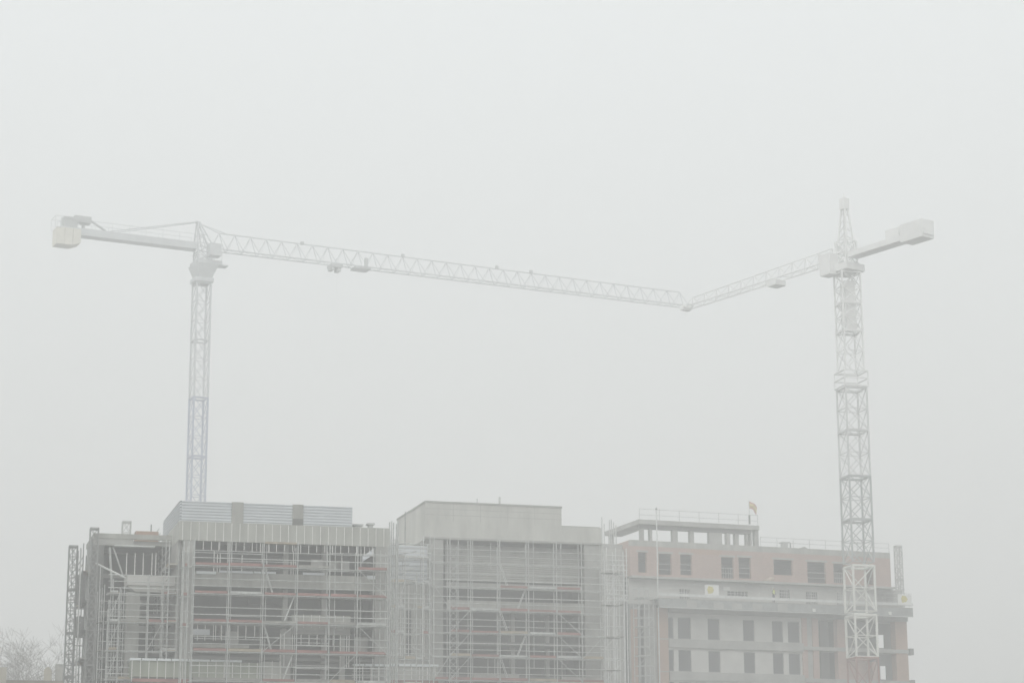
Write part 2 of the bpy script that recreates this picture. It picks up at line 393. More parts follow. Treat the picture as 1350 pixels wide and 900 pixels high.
bx('column', 'concrete', bC, uc(728), uc(733), 1.8, 2.2, 0, zm0 - .03)
for (a, b_, w_) in ((592, 640, 5), (700, 768, 4.4), (645, 690, 6.2)):
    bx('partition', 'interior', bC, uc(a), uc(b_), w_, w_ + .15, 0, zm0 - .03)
bx('floor_upstand', 'concrete', bC, uc(590), uc(770), .42, .6, zc(690, 777), zc(690, 769))

# stair core between the left and the middle block: ribbed sheets above boards
bG = fthing(FC, 'stair_core', 'narrow stair core clad in white ribbed sheets between two concrete blocks', 'building')
ug0, ug1 = uc(512, 760, .6) - 4, uc(566.3, 740, .6) - .02
zg1, zg0, zgb = zc(545, 719, .6), zc(545, 767, .6), zc(545, 871, .6)
ribbed(FC, bG, ug0, ug1, zg0, zg1, .6, 8, .05, 'ribbed_sheet', 'sheet')
cw = bx('core_wall', 'board', bG, ug0, ug1, .62, .9, 0, zg0 - .005)
bx('core_roof', 'concrete', bG, ug0, ug1, .67, 6, zg1 - .3, zg1 - .05)
bx('corner_trim', 'galv_pale', bG, ug1 - .1, ug1, .5, .545, zg0, zg1)
battens(FC, cw, 520, 566, 790, .63, zgb, zg0 - .02, .62, .06)
bx('door_opening', 'interior', bG, uc(536, 830, .6), uc(542, 830, .6), .6, .617, zc(539, 862, .6), zc(539, 802, .6))
fl3 = bx('flashing', 'flashing', bG, uc(513.5, 876, -.6), uc(577.5, 876, -.6), -.75, .6, zc(545, 878, -.7), zc(545, 874.6, -.7))
for xx in (525, 541, 557): bx('flashing_joint', 'galv_dark', fl3, uc(xx, 876, -.75), uc(xx, 876, -.75) + .07, -.757, -.73, zc(xx, 877.5, -.7), zc(xx, 875, -.7))
pn = bx('podium_panel', 'board', bG, uc(513.5, 888, -.6), uc(577, 888, -.6), -.6, .6, 0, zc(545, 878, -.7) - .004)
battens(FC, pn, 519, 577, 888, .62, zc(545, 900, -.7), zc(545, 878.5, -.7), -.6, .06)
bx('podium_ledge', 'red', bG, uc(513.5, 898, -.6), uc(577, 898, -.6), -.8, -.603, zc(545, 899.5, -.7), zc(545, 896, -.7))

# ================================================================== BRICK BLOCK
bD = fthing(FD, 'brick_block', 'brick and grey panel block at right with open-sided roof storey', 'building', 'blocks under construction')
ud = lambda x, y=790, w=0: FD.u(x, y, w)
zd = lambda x, y, w=0: FD.z(x, y, w)
DD = 11.0
xd0, xd1, xd2 = ud(831, 740), ud(1174, 750), ud(1196, 840)
zt1 = zd(1000, 719.5)                                      # roof edge
zl = zd(1000, 766)                                         # ledge under brick storey
zpl1, zpl0 = zd(1000, 786.5, -1.3), zd(1000, 790, -1.3)    # white platform edge beam
holes = []
for (a, b_, y0, y1) in ((841.5, 852.5, 727.5, 754), (868.5, 885.5, 729.5, 757), (897, 912.5, 730.5, 757.5), (951, 967.5, 734, 762), (974, 990, 734.5, 762), (1020, 1045, 737.5, 757.5), (1064.5, 1089, 740.5, 768), (1099, 1113, 742.5, 768), (1141, 1152, 748, 770)):
    xm = (a + b_) / 2; ym = (y0 + y1) / 2
    holes.append((ud(a, ym), ud(b_, ym), max(zd(xm, y1), zl + .06), zd(xm, y0)))
MB().wall(xd0, xd1, zl + .02, zt1 - .5, holes, 0, .3).build('brick_wall', 'brick', bD)
bx('parapet', 'concrete_warm', bD, xd0, xd1, .01, .31, zt1 - .497, zt1)
for h in holes:
    lt = bx('lintel', 'concrete', bD, h[0] - .15, h[1] + .15, -.012, .02, h[3] + .003, h[3] + .16)
for i, h in enumerate(holes):
    if i in (1, 2, 3, 4, 6, 7):
        rr = MB()
        for k in (.45, .9): rr.bar((h[0], .15, h[2] + k), (h[1], .15, h[2] + k), .025)
        if i in (3, 7):
            for k in range(1, 5): rr.bar((h[0] + (h[1] - h[0]) * k / 5, .15, h[2]), (h[0] + (h[1] - h[0]) * k / 5, .15, h[2] + .95), .018)
        rr.build('window_rail', 'galv', bD)
bx('lintel', 'brick_orange', bD, ud(911, 729), ud(951, 729), -.008, .02, zt1 - .95, zt1 - .5)
bx('roof_slab', 'concrete', bD, xd0 + .01, xd1 - .01, .32, DD, zt1 - .8, zt1 - .5)
bx('ledge', 'concrete', bD, xd0, xd1 + .2, -.35, .32, zl - .16, zl + .01)
bx('side_wall', 'brick', bD, xd0, xd0 + .3, .33, DD, zl + .02, zt1 - .003)
bx('side_wall', 'brick', bD, xd1 - .3, xd1, .33, DD, zl + .02, zt1 - .003)
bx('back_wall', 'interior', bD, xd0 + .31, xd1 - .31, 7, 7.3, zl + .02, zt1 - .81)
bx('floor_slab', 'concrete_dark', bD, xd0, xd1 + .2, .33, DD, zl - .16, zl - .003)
# recessed grey storey behind the platform
zr0 = zpl0 - .55
hol = []
for (a, b_, y0, y1) in ((899, 912, 775, 790), (962, 989, 778, 788), (1031, 1044, 776, 788), (1066, 1081, 779, 800), (1107, 1113, 780, 800)):
    xm = (a + b_) / 2; ym = (y0 + y1) / 2; hol.append((ud(a, ym), ud(b_, ym), zd(xm, y1), zd(xm, y0)))
MB().wall(xd0 + .02, xd2 - .9, zr0, zl - .163, hol, .45, .7).build('set_back_wall', 'block', bD)
for h in hol:
    gr = MB()
    for k in range(1, 6): gr.bar((h[0] + (h[1] - h[0]) * k / 6, .44, h[2]), (h[0] + (h[1] - h[0]) * k / 6, .44, h[3]), .022)
    for k in range(1, 3): gr.bar((h[0], .44, h[2] + (h[3] - h[2]) * k / 3), (h[1], .44, h[2] + (h[3] - h[2]) * k / 3), .022)
    gr.build('window_grille', 'galv_pale', bD)
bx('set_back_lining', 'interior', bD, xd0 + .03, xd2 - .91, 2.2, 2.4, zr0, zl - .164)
# lower grey storeys
za_, zb_ = zd(1000, 811.5), zd(1000, 795)
bx('slab_edge', 'concrete', bD, ud(880.5), xd2, -.25, 6.9, za_ + .003, zr0 - .004)
wx = [(879.8, 888.5), (894.5, 911.5), (934.0, 949.5), (980.5, 995.5), (1018.8, 1033), (1039.5, 1055)]
rows = [(813, 842.5), (856, 885)]
hl = []
xe0, xe1 = ud(881), ud(1057)
zrow = [(zd(895, 841.2), zd(895, 813)), (zd(895, 884), zd(895, 855.8))]
step = zrow[0][0] - zrow[1][0]
for k in range(2, 8): zrow.append((zrow[0][0] - step * k, zrow[0][1] - step * k))
zrow = [q for q in zrow if q[0] > .6]
for (q0, q1) in zrow:
    for (a, b_) in wx: hl.append((max(ud(a, 828), xe0), min(ud(b_, 828), xe1), q0, q1))
hl = [h for h in hl]
MB().wall(xe0 - .02, xe1 + .02, 0, za_, hl, .12, .34).build('panel_wall', 'block', bD)
for i, h in enumerate(hl):
    fr = MB().wall(h[0] + .004, h[1] - .004, h[2] + .004, h[3] - .004, [(h[0] + .07, h[1] - .07, h[2] + .08, h[3] - .07)], .24, .30).build('window', 'frame', bD)
    bx('pane', 'glass', fr, h[0] + .06, h[1] - .06, .262, .274, h[2] + .07, h[3] - .06)
    if i >= 24: break
for (q0, q1) in zrow:
    bx('floor_band', 'concrete', bD, xe0 - .02, xe1 + .02, -.06, .117, q0 - (step - (q1 - q0)) + .16, q0 - .03)
bx('panel_lining', 'interior', bD, xe0, xe1, .5, .7, 0, za_)
bx('pier', 'brick_orange', bD, ud(868.3, 840), ud(880.2, 840), -.15, .5, 0, zr0 - .3)
for q in zrow[:2]:
    bx('pier_joint', 'concrete', bD, ud(868.3, 840) - .01, ud(880.2, 840) + .01, -.17, -.153, q[0] - .12, q[0] - .03)
bx('return_wall', 'concrete', bD, ud(852, 840), ud(868, 840), .3, .6, 0, zr0)
bx('return_wall', 'concrete', bD, xd0 + .02, ud(842), .28, .6, 0, zr0)
bx('pier', 'brick_orange', bD, ud(833.5, 840), ud(841.5, 840), .1, .275, 0, zd(838, 802))
bx('return_lining', 'interior', bD, ud(833), ud(852) + 2.0, 1.2, 1.4, 0, zr0)
bx('return_lining', 'interior', bD, xd0 - 1.5, xd0 + 1, 1.41, 1.5, 0, zr0)
# brick bays to the right
bx('pier', 'brick', bD, ud(1057.5, 840), ud(1064, 840), -.05, .5, 0, za_)
bx('pier', 'concrete', bD, ud(1064.2, 840), ud(1071, 840), .05, .5, 0, za_)
bx('pier', 'brick', bD, ud(1071.2, 840), ud(1079, 840), -.05, .5, 0, za_)
bx('bay_wall', 'concrete_dark', bD, ud(1092, 840), ud(1103.5, 840), 1.5, 1.7, 0, za_)
bx('bay_wall', 'interior', bD, ud(1075, 840), ud(1092, 840) + 2.5, 2.2, 2.4, 0, za_)
bx('pier', 'brick', bD, ud(1103.5, 840), ud(1115.5, 840), -.05, .6, 0, za_)
bx('bay_wall', 'brick', bD, ud(1115.7, 840), ud(1152, 840), 1.0, 1.25, 0, zrow[1][1] - .1)
bx('bay_wall', 'concrete_dark', bD, ud(1115.7, 840), ud(1152, 840), 1.0, 1.25, zrow[1][1] - .09, za_)
bx('pier', 'brick', bD, ud(1150.5, 880), ud(1156.5, 880), .0, .9, 0, zrow[1][1] - .5)
hb = []
for (a, b_, y0, y1) in ((1157.5, 1166.2, 836, 853.5), (1160.5, 1169, 877, 895)):
    xm = (a + b_) / 2; ym = (y0 + y1) / 2; hb.append((FD.u(a, ym, 2.0), FD.u(b_, ym, 2.0), FD.z(xm, y1, 2.0), FD.z(xm, y0, 2.0)))
MB().wall(ud(1152.2, 840), FD.u(1184, 840, 2.0), 0, za_, hb, 2.0, 2.2).build('bay_wall', 'concrete_dark', bD)
bx('pier', 'brick_orange', bD, ud(1181, 850), xd2, -.02, .8, 0, za_)
for q in zrow[:2]:
    bx('floor_band', 'concrete', bD, xe1 + .03, xd2 + .06, -.12, .9, q[0] - .62, q[0] - .3)
    bx('slab_end', 'galv_dark', bD, xd2 + .065, xd2 + .42, -.3, .3, q[0] - .75, q[0] - .2)
bx('bay_wall', 'concrete', bD, xd1 - 1.4, xd2 - .05, .45, .7, zr0, zl - .17)
# open-sided roof storey
zo0, zo1 = zd(935, 702), zd(935, 689.5)
uo0, uo1 = ud(842, 690), ud(1000.5, 695)
W0 = 1.0
uo0, uo1 = FD.u(842, 690, W0), FD.u(1001, 694, W0)
zo1, zo0 = FD.z(935, 689, W0), FD.z(935, 698.8, W0)
bx('canopy_slab', 'concrete', bD, uo0, uo1, W0, W0 + 1.5, zo0 + .25, zo1); bx('canopy_slab', 'concrete', bD, uo0, uo0 + 1.6, W0 + 1.503, 8.5, zo0 + .25, zo1)
bx('canopy_beam', 'concrete_dark', bD, uo0 + .2, uo1 - .7, W0 + .25, W0 + .7, zo0 - .1, zo0 + .247)
for (a, b_) in ((845, 849), (857, 860), (887, 893.5), (910, 915), (935, 952), (958, 962.5), (969, 974), (984, 986), (989, 991), (995, 1000)):
    bx('roof_column', 'concrete', bD, FD.u(a, 705, W0 + .3), FD.u(b_, 705, W0 + .3), W0 + .3, W0 + .75, zt1 - .49, zo0 - .103 if b_ < 990 else zo0 + .247)
bx('upstand', 'concrete', bD, FD.u(842, 710, W0 + .3), FD.u(952, 710, W0 + .3), W0 + .2, W0 + .28, zt1 - .49, zt1 + .08)
bx('roof_column', 'concrete', bD, uo0 + .1, uo0 + .45, 7.5, 7.9, zt1 - .49, zo0 + .247)

# ---------- suspended platform of the brick block (a work platform with guard rail)
pf = fthing(FD, 'work_platform', 'long white-edged work platform hung across the brick block above its grey panels', 'platform')
pu0, pu1 = ud(868, 785, -1.3), FD.u(1203, 793, -1.3)
bx('edge_beam', 'galv_pale', pf, pu0, pu1, -1.36, -1.28, zpl0, zpl1)
dk = bx('deck', 'plank_grey', pf, pu0, pu1, -1.275, .44, zpl0 - .22, zpl0 - .16)
bx('netting', 'netting', pf, pu0, pu1, -1.30, -1.285, zpl0 - .95, zpl0 - .225)
bx('lower_rail', 'galv_pale', pf, pu0, pu1, -1.35, -1.31, zpl0 - .98, zpl0 - .93)
k = pu0
while k < pu1:
    tube('bracket', 'galv', pf, (k, -1.27, zpl0 - .24), (k, .3, zpl0 - .9), .035); tube('guard_post', 'galv', pf, (k, -1.25, zpl0 - .2), (k, -1.25, zpl1 + .85), .022)
    k += 2.4
for k in (.45, .85): tube('guard_rail', 'galv', pf, (pu0, -1.25, zpl1 + k), (pu1, -1.25, zpl1 + k), .02)
for xx in (912.5, 948, 972, 999, 1032):
    bx('loose_panel', 'concrete', pf, FD.u(xx - 7, 800, -1.3), FD.u(xx + 6, 800, -1.3), -1.33, -1.31, zpl0 - .9, zpl0 - .2 - random.random() * .2)
for (xx, yy) in ((1072, 804), (1172, 808)):
    bx('lamp_bracket', 'white', pf, FD.u(xx - 1.5, yy, -1.3), FD.u(xx + 2, yy, -1.3), -1.5, -1.37, FD.z(xx, yy + 2, -1.3), FD.z(xx, yy - 2, -1.3))

# ================================================================== SCAFFOLDS
def scaffold(F, label, us, lev, ztop, wf, wb, red=.6, ladder=None, braces=(), m='galv', group='tube scaffolds round the blocks', zbot=0.0, rails=(.5, 1.0), noboard=(), pale=(), lad0=0, name='scaffold'):
    t = fthing(F, name, label, 'scaffold', group)
    for i, a in enumerate(us):
        tp = ztop[i] if isinstance(ztop, (list, tuple)) else ztop
        tube('standard', 'galv_pale' if i in pale else m, t, (a, wf, zbot), (a, wf, tp), .042)
        tube('standard', m, t, (a, wb, zbot), (a, wb, tp - random.uniform(0, .6)), .036)
    for j, q in enumerate(lev):
        tube('ledger', m, t, (us[0] - .15, wf, q - .05), (us[-1] + .15, wf, q - .05), .036)
        tube('ledger', m, t, (us[0] - .15, wb, q - .05), (us[-1] + .15, wb, q - .05), .034)
        for h in rails:
            tube('guard_rail', 'galv_pale' if random.random() < .35 else m, t, (us[0] - .1, wf - .03, q + h), (us[-1] + .1, wf - .03, q + h), .032)
        for a in us: tube('transom', m, t, (a, wf, q - .02), (a, wb, q - .02), .026)
        for i in range(len(us) - 1):
            if (i, j) in noboard: continue
            a, b_ = us[i] + .04, us[i + 1] - .04
            bx('deck_board', random.choice(['timber', 'plank_grey', 'plank_grey', 'galv_dark']), t, a, b_, wf + .05, wb - .05, q + .012, q + .065)
            r_ = random.random()
            mm = 'red' if r_ < red else random.choice(['plank_grey', 'timber', 'galv', 'galv'])
            o = bx('toe_board', mm, t, a + random.uniform(0, .08), b_ - random.uniform(0, .08), wf + .005, wf + .03, q + .02, q + random.choice([.17, .19, .21]))
    if ladder is not None:
        a, b_ = us[ladder], us[ladder + 1]; s = lad0
        for j in range(len(lev) - 1):
            q0, q1 = lev[j], lev[j + 1]; w = (wf + wb) / 2
            x0, x1 = (a + .15, a + .75) if s % 2 == 0 else (b_ - .15, b_ - .85)
            lb = MB()
            for dw in (-.18, .18): lb.bar((x1, w + dw, q0 + .07), (x0, w + dw, q1 - .02), .03)
            for k in range(1, 8):
                f = k / 8; lb.bar((x1 + (x0 - x1) * f, w - .18, q0 + (q1 - q0) * f), (x1 + (x0 - x1) * f, w + .18, q0 + (q1 - q0) * f), .016)
            lb.build('ladder', 'galv_pale', t); s += 1
    for (i, j, d) in braces:
        if j + 1 >= len(lev): continue
        a, b_ = (us[i], us[i + 1]) if d > 0 else (us[i + 1], us[i])
        tube('brace', m, t, (a, wf - .05, lev[j]), (b_, wf - .05, lev[j + 1]), .026)
    return t

# left main block
wf, wb = -1.25, -.42
us = [FB.u(x, 800, wf) for x in (254.5, 301, 346.5, 391.5, 434, 471, 511)]
lz = [FB.z(300, y, wf) for y in (971, 933.5, 896.5, 858, 819.5, 782, 745)]
sb = scaffold(FB, 'steel scaffold with red toe boards across the front of the left concrete block', us, lz, FB.z(376, 713.5, wf), wf, wb, .62, 2, [(5, 3, -1), (5, 5, -1), (4, 2, 1), (2, 3, 1), (2, 1, 1)], lad0=1, noboard={(4, 6)})
bx('top_board', 'timber', sb, us[2], us[3] - .1, wf, wf + .3, FB.z(368, 716.5, wf), FB.z(368, 714, wf))
for x_, y0, y1 in ((430, 713, 900), (441, 716, 860), (475, 720, 900), (492, 722, 900), (501, 725, 900), (350, 713, 900), (303.8, 713, 900)):
    tube('standard', 'galv', sb, (FB.u(x_, 800, wf + .4), wf + .4, FB.z(x_, y1, wf + .4)), (FB.u(x_, 800, wf + .4), wf + .4, FB.z(x_, y0, wf + .4)), .034)
for y_, x0, x1 in ((729, 256, 345), (740, 300, 391), (730, 434, 511), (802, 300, 391), (804, 391, 511), (812, 300, 345), (842, 256, 346), (877, 391, 434), (881, 391, 434), (847, 391, 434), (850, 391, 434)):
    xm = (x0 + x1) / 2
    tube('guard_rail', 'galv_pale', sb, (FB.u(x0, y_, wb), wb - .03, FB.z(xm, y_, wb)), (FB.u(x1, y_, wb), wb - .03, FB.z(xm, y_, wb)), .024)
# side end of that scaffold at the left pier
us = [FB.u(240.5, 800, wf), FB.u(247, 800, wf)]
scaffold(FB, 'narrow scaffold bay standing against the pier at the left corner of the block', us, [FB.z(246, y, wf) for y in (824.5, 784.5, 746)], FB.z(246, 713, wf), wf, wb, 1.0, m='galv', rails=(1.0,))

# wing scaffold (in front of the recess) and flank scaffold
wA = -3.3
us = [FA.u(x, 800, wA) for x in (143.5, 157.5, 195.5, 214.5, 234)]
lz = [FA.z(195, y, wA) for y in (933, 895, 857, 819.5, 782)]
scaffold(FA, 'grey scaffold with open rails in front of the set-back left wing', us, lz, [FA.z(x, y, wA) for x, y in ((143, 790), (157, 775), (195, 757), (212, 757), (234, 718))], wA, wA + .8, .1, None, [(0, 1, 1), (0, 2, 1), (0, 3, 1), (2, 2, 1)], m='galv', rails=(.35, .8, 1.25), noboard={(1, 4), (2, 4), (2, 2), (1, 2)})
us = [FAf.u(x, 800, -1.1) for x in (104.5, 109, 116, 122)]
us = [-5.0, -2.5, -.1]
lz = [FAf.z(112, y, -.8) for y in (935, 897, 859, 821, 784, 747)]
sf = scaffold(FAf, 'dark scaffold seen edge-on along the left flank of the wing', us, lz, FA.z(122, 716), -.75, -.15, .15, None, [(1, 2, 1), (0, 3, -1), (1, 4, -1)], m='galv_dark')
bx('netting', 'netting', sf, -4.9, -1, -.12, -.10, FAf.z(112, 880), FAf.z(112, 730))

FBf = Frame(FB.world(0, 0), yawB - R(90))                  # left flank of the main block
us = [-9.0, -6.8, -4.6, -2.4, -.3]
lz = [FB.z(240, y) for y in (895, 857, 819, 781, 743)]
fs = scaffold(FBf, 'scaffold climbing the left flank of the main block above the wing roof', us, lz, [FB.z(240, y) for y in (688, 690, 697, 705, 712)], -.95, -.3, .1, None, [(0, 3, 1), (2, 3, -1), (3, 2, 1), (1, 2, -1)], m='galv')
for k in range(5):
    q = FB.z(240, 712) + .45 * k
    tube('guard_rail', 'galv', fs, (-9.2, -.98, q), (-3.2 - k * .9, -.98, q), .028)
wgs = fthing(FA, 'scaffold', 'grey scaffold of slanting side tubes between the hoist mast and the boxed balcony', 'scaffold', 'tube scaffolds round the blocks')
for xx, yt in ((131, 775), (137, 770), (148.5, 762), (152, 790), (163, 772)):
    for w_ in (-3.0, -1.2): tube('standard', 'galv', wgs, (FA.u(xx, 800, -3.0), w_, 0), (FA.u(xx, 800, -3.0), w_, FA.z(xx, yt, -3.0)), .032)
for yy in (792, 806, 829, 845, 866, 882, 905):
    for xx in (137, 152, 163): tube('side_rail', 'galv' if yy % 2 else 'galv_pale', wgs, (FA.u(xx, 800, -3.0), -3.05, FA.z(xx, yy, -3.0)), (FA.u(xx, 800, -3.0), -.1, FA.z(xx, yy, -3.0) - .05), .03)
    tube('guard_rail', 'galv', wgs, (FA.u(131, 800, -3.0), -3.02, FA.z(148, yy, -3.0)), (FA.u(163, 800, -3.0), -3.02, FA.z(148, yy, -3.0)), .028)
for yy in (819, 857, 895):
    bx('deck_board', 'plank_grey', wgs, FA.u(131, 800, -3.0), FA.u(163, 800, -3.0), -2.9, -1.3, FA.z(148, yy, -3.0), FA.z(148, yy, -3.0) + .06)

# inner corner scaffold between left block and stair core
wG = -1.0
us = [FC.u(x, 820, wG) for x in (514.5, 523, 533.5, 549, 557.5, 566.5)]
lz = [FC.z(540, y, wG) for y in (935, 902, 868, 834, 801, 767, 735)]
sg = scaffold(FC, 'tangled grey scaffold in the inner corner before the white ribbed stair core', us, lz, [FC.z(540, y, wG) for y in (700, 705, 730, 755, 705, 705)], wG, wG + .75, .12, None, [(0, 2, 1), (1, 4, 1), (0, 4, -1), (1, 2, 1)], m='galv', rails=(.4, .75, 1.1), noboard={(2, 4), (3, 3), (2, 3), (3, 5), (1, 1)}, pale=(0, 4))
for k in range(9):
    q = FC.z(520, 712 + 7 * k, wG)
    tube('bracket', 'galv_dark' if k % 2 else 'galv', sg, (us[0] - .1, wG, q), (us[0] + random.uniform(.9, 2.2), wG + .3 + random.random() * .5, q + random.uniform(.1, .6)), .035)

# middle block
wf, wb = -1.2, -.4
us = [FC.u(x, 800, wf) for x in (572, 593, 620.5, 659, 697, 734, 767, 796)]
lz = [FC.z(690, y, wf) for y in (959, 928, 897, 866, 835, 805.5, 775, 743.5)]
sc_ = scaffold(FC, 'faded scaffold with thin pink boards across the middle concrete block', us, lz, FC.z(680, 712, wf), wf, wb, .5, 3, [(1, 3, 1), (1, 4, 1), (1, 2, 1), (5, 2, -1), (5, 4, -1), (5, 3, -1), (0, 2, 1), (6, 3, 1), (0, 5, -1)], lad0=0, noboard={(i_, 7) for i_ in range(7)} | {(1, 6), (2, 6), (0, 6), (0, 4), (0, 3), (0, 5), (6, 5), (6, 4), (6, 6)})
for x_, y0, y1 in ((604, 712, 900), (623, 712, 900), (656.5, 712, 900), (694, 712, 900), (703.5, 712, 880), (730.5, 716, 900), (740, 716, 900), (647, 716, 750), (763, 716, 900), (652, 862, 890), (643, 862, 890)):
    tube('standard', 'galv', sc_, (FC.u(x_, 800, wf + .4), wf + .4, FC.z(x_, y1, wf + .4)), (FC.u(x_, 800, wf + .4), wf + .4, FC.z(x_, y0, wf + .4)), .034)
lat = MB(); za, zb = FC.z(595, 905, wf), FC.z(595, 720, wf); n = 22
ua, ub = FC.u(593, 800, wf), FC.u(602, 800, wf)
for k in range(n):
    a, b_ = za + (zb - za) * k / n, za + (zb - za) * (k + 1) / n
    lat.bar((ua, wf - .05, a), (ub, wf - .05, b_), .018); lat.bar((ub, wf - .05, a), (ua, wf - .05, b_), .018)
lat.bar((ub, wf - .05, za), (ub, wf - .05, zb), .03); lat.build('lattice_standard', 'galv', sc_)

# bright stair tower between the middle and the brick block, and a second tower further right
def tower(F, label, xs, y0, y1, w0, w1, dz_, m='galv_pale'):
    t = fthing(F, 'scaffold_tower', label, 'scaffold', 'scaffold towers')
    us_ = [F.u(x, 820, w0) for x in xs]; zt_ = F.z(xs[0], y0, w0)
    for a in us_:
        for w in (w0, w1): tube('standard', m, t, (a, w, 0), (a, w, zt_ - random.uniform(0, .5)), .034)
    q = zt_ - .3; j = 0; ze = F.z(xs[0], y1, w0)
    while q > ze and j < 40:
        for w in (w0, w1):
            if random.random() < .85: tube('ledger', m if random.random() < .6 else 'galv', t, (us_[0], w, q), (us_[-1] if random.random() < .6 else us_[-2], w, q), .028)
        if j % 3 == 1: bx('deck_board', 'plank_grey', t, us_[0] + .04, us_[-1] - .04, w0 + .04, w1 - .04, q + .03, q + .08)
        if j % 3 == 0: tube('brace', m, t, (us_[0], w0 - .04, q - dz_ * 2), (us_[-1], w0 - .04, q), .022)
        for a in us_[::2]: tube('transom', m, t, (a, w0, q), (a, w1, q), .022)
        q -= dz_; j += 1
    return t
tower(FC, 'bright galvanised scaffold tower beside the right pier of the middle block', (798, 810, 817, 823.5), 735, 905, -1.3, -.1, .85)
tower(FD, 'duller scaffold tower in the corner beside the orange brick pier', (842, 850, 856, 862), 770, 905, -1.6, -.6, .8, 'galv')
us = [FD.u(x, 760, -1.5) for x in (800, 812, 826)]
scaffold(FD, 'short light scaffold bay below the roof edge in the corner of the brick block', us, [FD.z(812, y, -1.5) for y in (790, 757)], FD.z(812, 722, -1.5), -1.5, -.8, 0, None, [(0, 0, 1), (1, 0, -1)], m='galv_pale', rails=(.4, .8, 1.2, 1.6), zbot=0)

# reinforcement posts on the roof corner between middle and brick block
rb = fthing(FD, 'starter_posts', 'cluster of upright steel starter posts on the roof left of the brick block', 'posts')
for xx, y0 in ((793.5, 681), (796.5, 690), (803.5, 685), (809, 688), (806, 684), (812, 692)):
    tube('post', 'galv', rb, (FD.u(xx, 700, 2), 2, FD.z(xx, 722, 2)), (FD.u(xx, 700, 2), 2, FD.z(xx, y0, 2)), .05)
bx('roof_corner', 'concrete', rb, FD.u(793, 715, 2) - .3, xd0 - .02, 1.6, 6, 0, FD.z(812, 718, 2))
bx('corner_ledge', 'concrete_warm', rb, FD.u(793, 715, 1.5) - .3, xd0 - .02, 1.2, 1.59, 0, FD.z(812, 724, 1.5))

# ================================================================== ROOFTOP BITS
def rail_line(F, label, pts, w, y_off, posts, name='guard_railing', m='galv'):
    t = fthing(F, name, label, 'railing', 'thin guard railings on the roofs')
    (x0, y0), (x1, y1) = pts
    za_, zb_ = F.z(x0, y0, w), F.z(x1, y1, w); zm = (za_ + zb_) / 2
    ua, ub = F.u(x0, y0, w), F.u(x1, y1, w)
    for k in y_off: tube('rail', m, t, (ua, w, zm + k), (ub, w, zm + k), .022)
    for k in range(posts + 1):
        a = ua + (ub - ua) * k / posts; tube('post', m, t, (a, w, zm), (a, w, zm + max(y_off) + .05), .028)
    return t
rail_line(FD, 'thin railing along the brick block roof beside the crane mast', ((1003, 720), (1172, 728)), .6, (.4, .8), 8)
rail_line(FD, 'thin railing on top of the open-sided roof storey', ((843, 686), (999, 692)), 1.4, (.45, .95), 6)
pl = thing('white_pole', 'white pole standing before the left end of the open roof storey', 'pole', FD.world(FD.u(867, 760, -.4), -.4), FD.yaw)
tube('shaft', 'galv_pale', pl, (0, 0, 0), (0, 0, FD.z(868.5, 668, -.4)), .06)
bx('cap', 'galv_dark', pl, -.07, .07, -.07, .07, FD.z(868.5, 672, -.4), FD.z(868.5, 670, -.4))
fp = thing('flag', 'small drooping red and yellow flag on the roof storey of the brick block', 'flag', FD.world(FD.u(988.5, 700, 1.3), 1.3, FD.z(988.5, 690.5, 1.3)), FD.yaw)
zf0 = FD.z(988.5, 660, 1.3) - FD.z(988.5, 690.5, 1.3)
tube('flagpole', 'galv', fp, (0, 0, 0), (0, 0, zf0), .03)
tube('flagpole_socket', 'concrete_dark', fp, (0, 0, 0), (0, 0, zf0 * .38), .09)
def cloth(v0, v1, name, m):
    b = MB(); n = 10
    def pt(k, v):
        s = k / n; return (.03 + .78 * s * (1 - .12 * v), .10 * math.sin(s * 7 + v * 2) , zf0 - .02 - v * .62 - .42 * s * s - .12 * s)
    for k in range(n):
        i = len(b.v); vs = [pt(k, v0), pt(k + 1, v0), pt(k + 1, v1), pt(k, v1)]
        b.v += vs + [(x, y + .012, z_) for x, y, z_ in vs]
        b.f += [(i, i + 1, i + 2, i + 3), (i + 7, i + 6, i + 5, i + 4), (i, i + 4, i + 5, i + 1), (i + 3, i + 2, i + 6, i + 7), (i + 1, i + 5, i + 6, i + 2), (i, i + 3, i + 7, i + 4)]
    return b.build(name, m, fp, True)
cloth(0, .22, 'red_stripe', 'flag_red'); cloth(.222, .78, 'yellow_stripe', 'flag_yellow'); cloth(.782, 1, 'red_stripe', 'flag_red')

def small(F, name, label, cat, px, py_bot, w, builder, group=None):
    t = thing(name, label, cat, F.world(F.u(px, py_bot, w), w, F.z(px, py_bot, w)), F.yaw, group); builder(t); return t
zroofB = zp1 - .4
def vent(t, wd, h):
    bx('duct', 'galv', t, -wd / 2, wd / 2, 0, .5, 0, h); bx('cowl', 'galv', t, -wd / 2 - .12, wd / 2 + .12, -.1, .6, h + .003, h + .12)
for (xx, yb, wd, h, lb) in ((472, 695.5, .5, .15, 'squat grey vent on the roof beside the ribbed metal screen'), (489, 696, .3, .25, 'slim grey vent with flat cowl on the roof of the left block')):
    t = thing('roof_vent', lb, 'vent', FB.world(FB.u(xx, yb, 2), 2, zroofB), FB.yaw, 'roof vents'); vent(t, wd, h + FB.z(xx, yb, 2) - zroofB)
t = thing('pipe_bundle', 'upright bundle of pipes at the right roof corner of the left block', 'pipes', FB.world(FB.u(518, 697, 1), 1, 0), FB.yaw)
for k, (dx, y0) in enumerate(((-.25, 688), (-.1, 686.5), (.05, 688.5), (.25, 690), (.38, 686.5))):
    tube('pipe', 'galv', t, (dx, 0, 0), (dx, 0, FB.z(518, y0, 1)), .05)
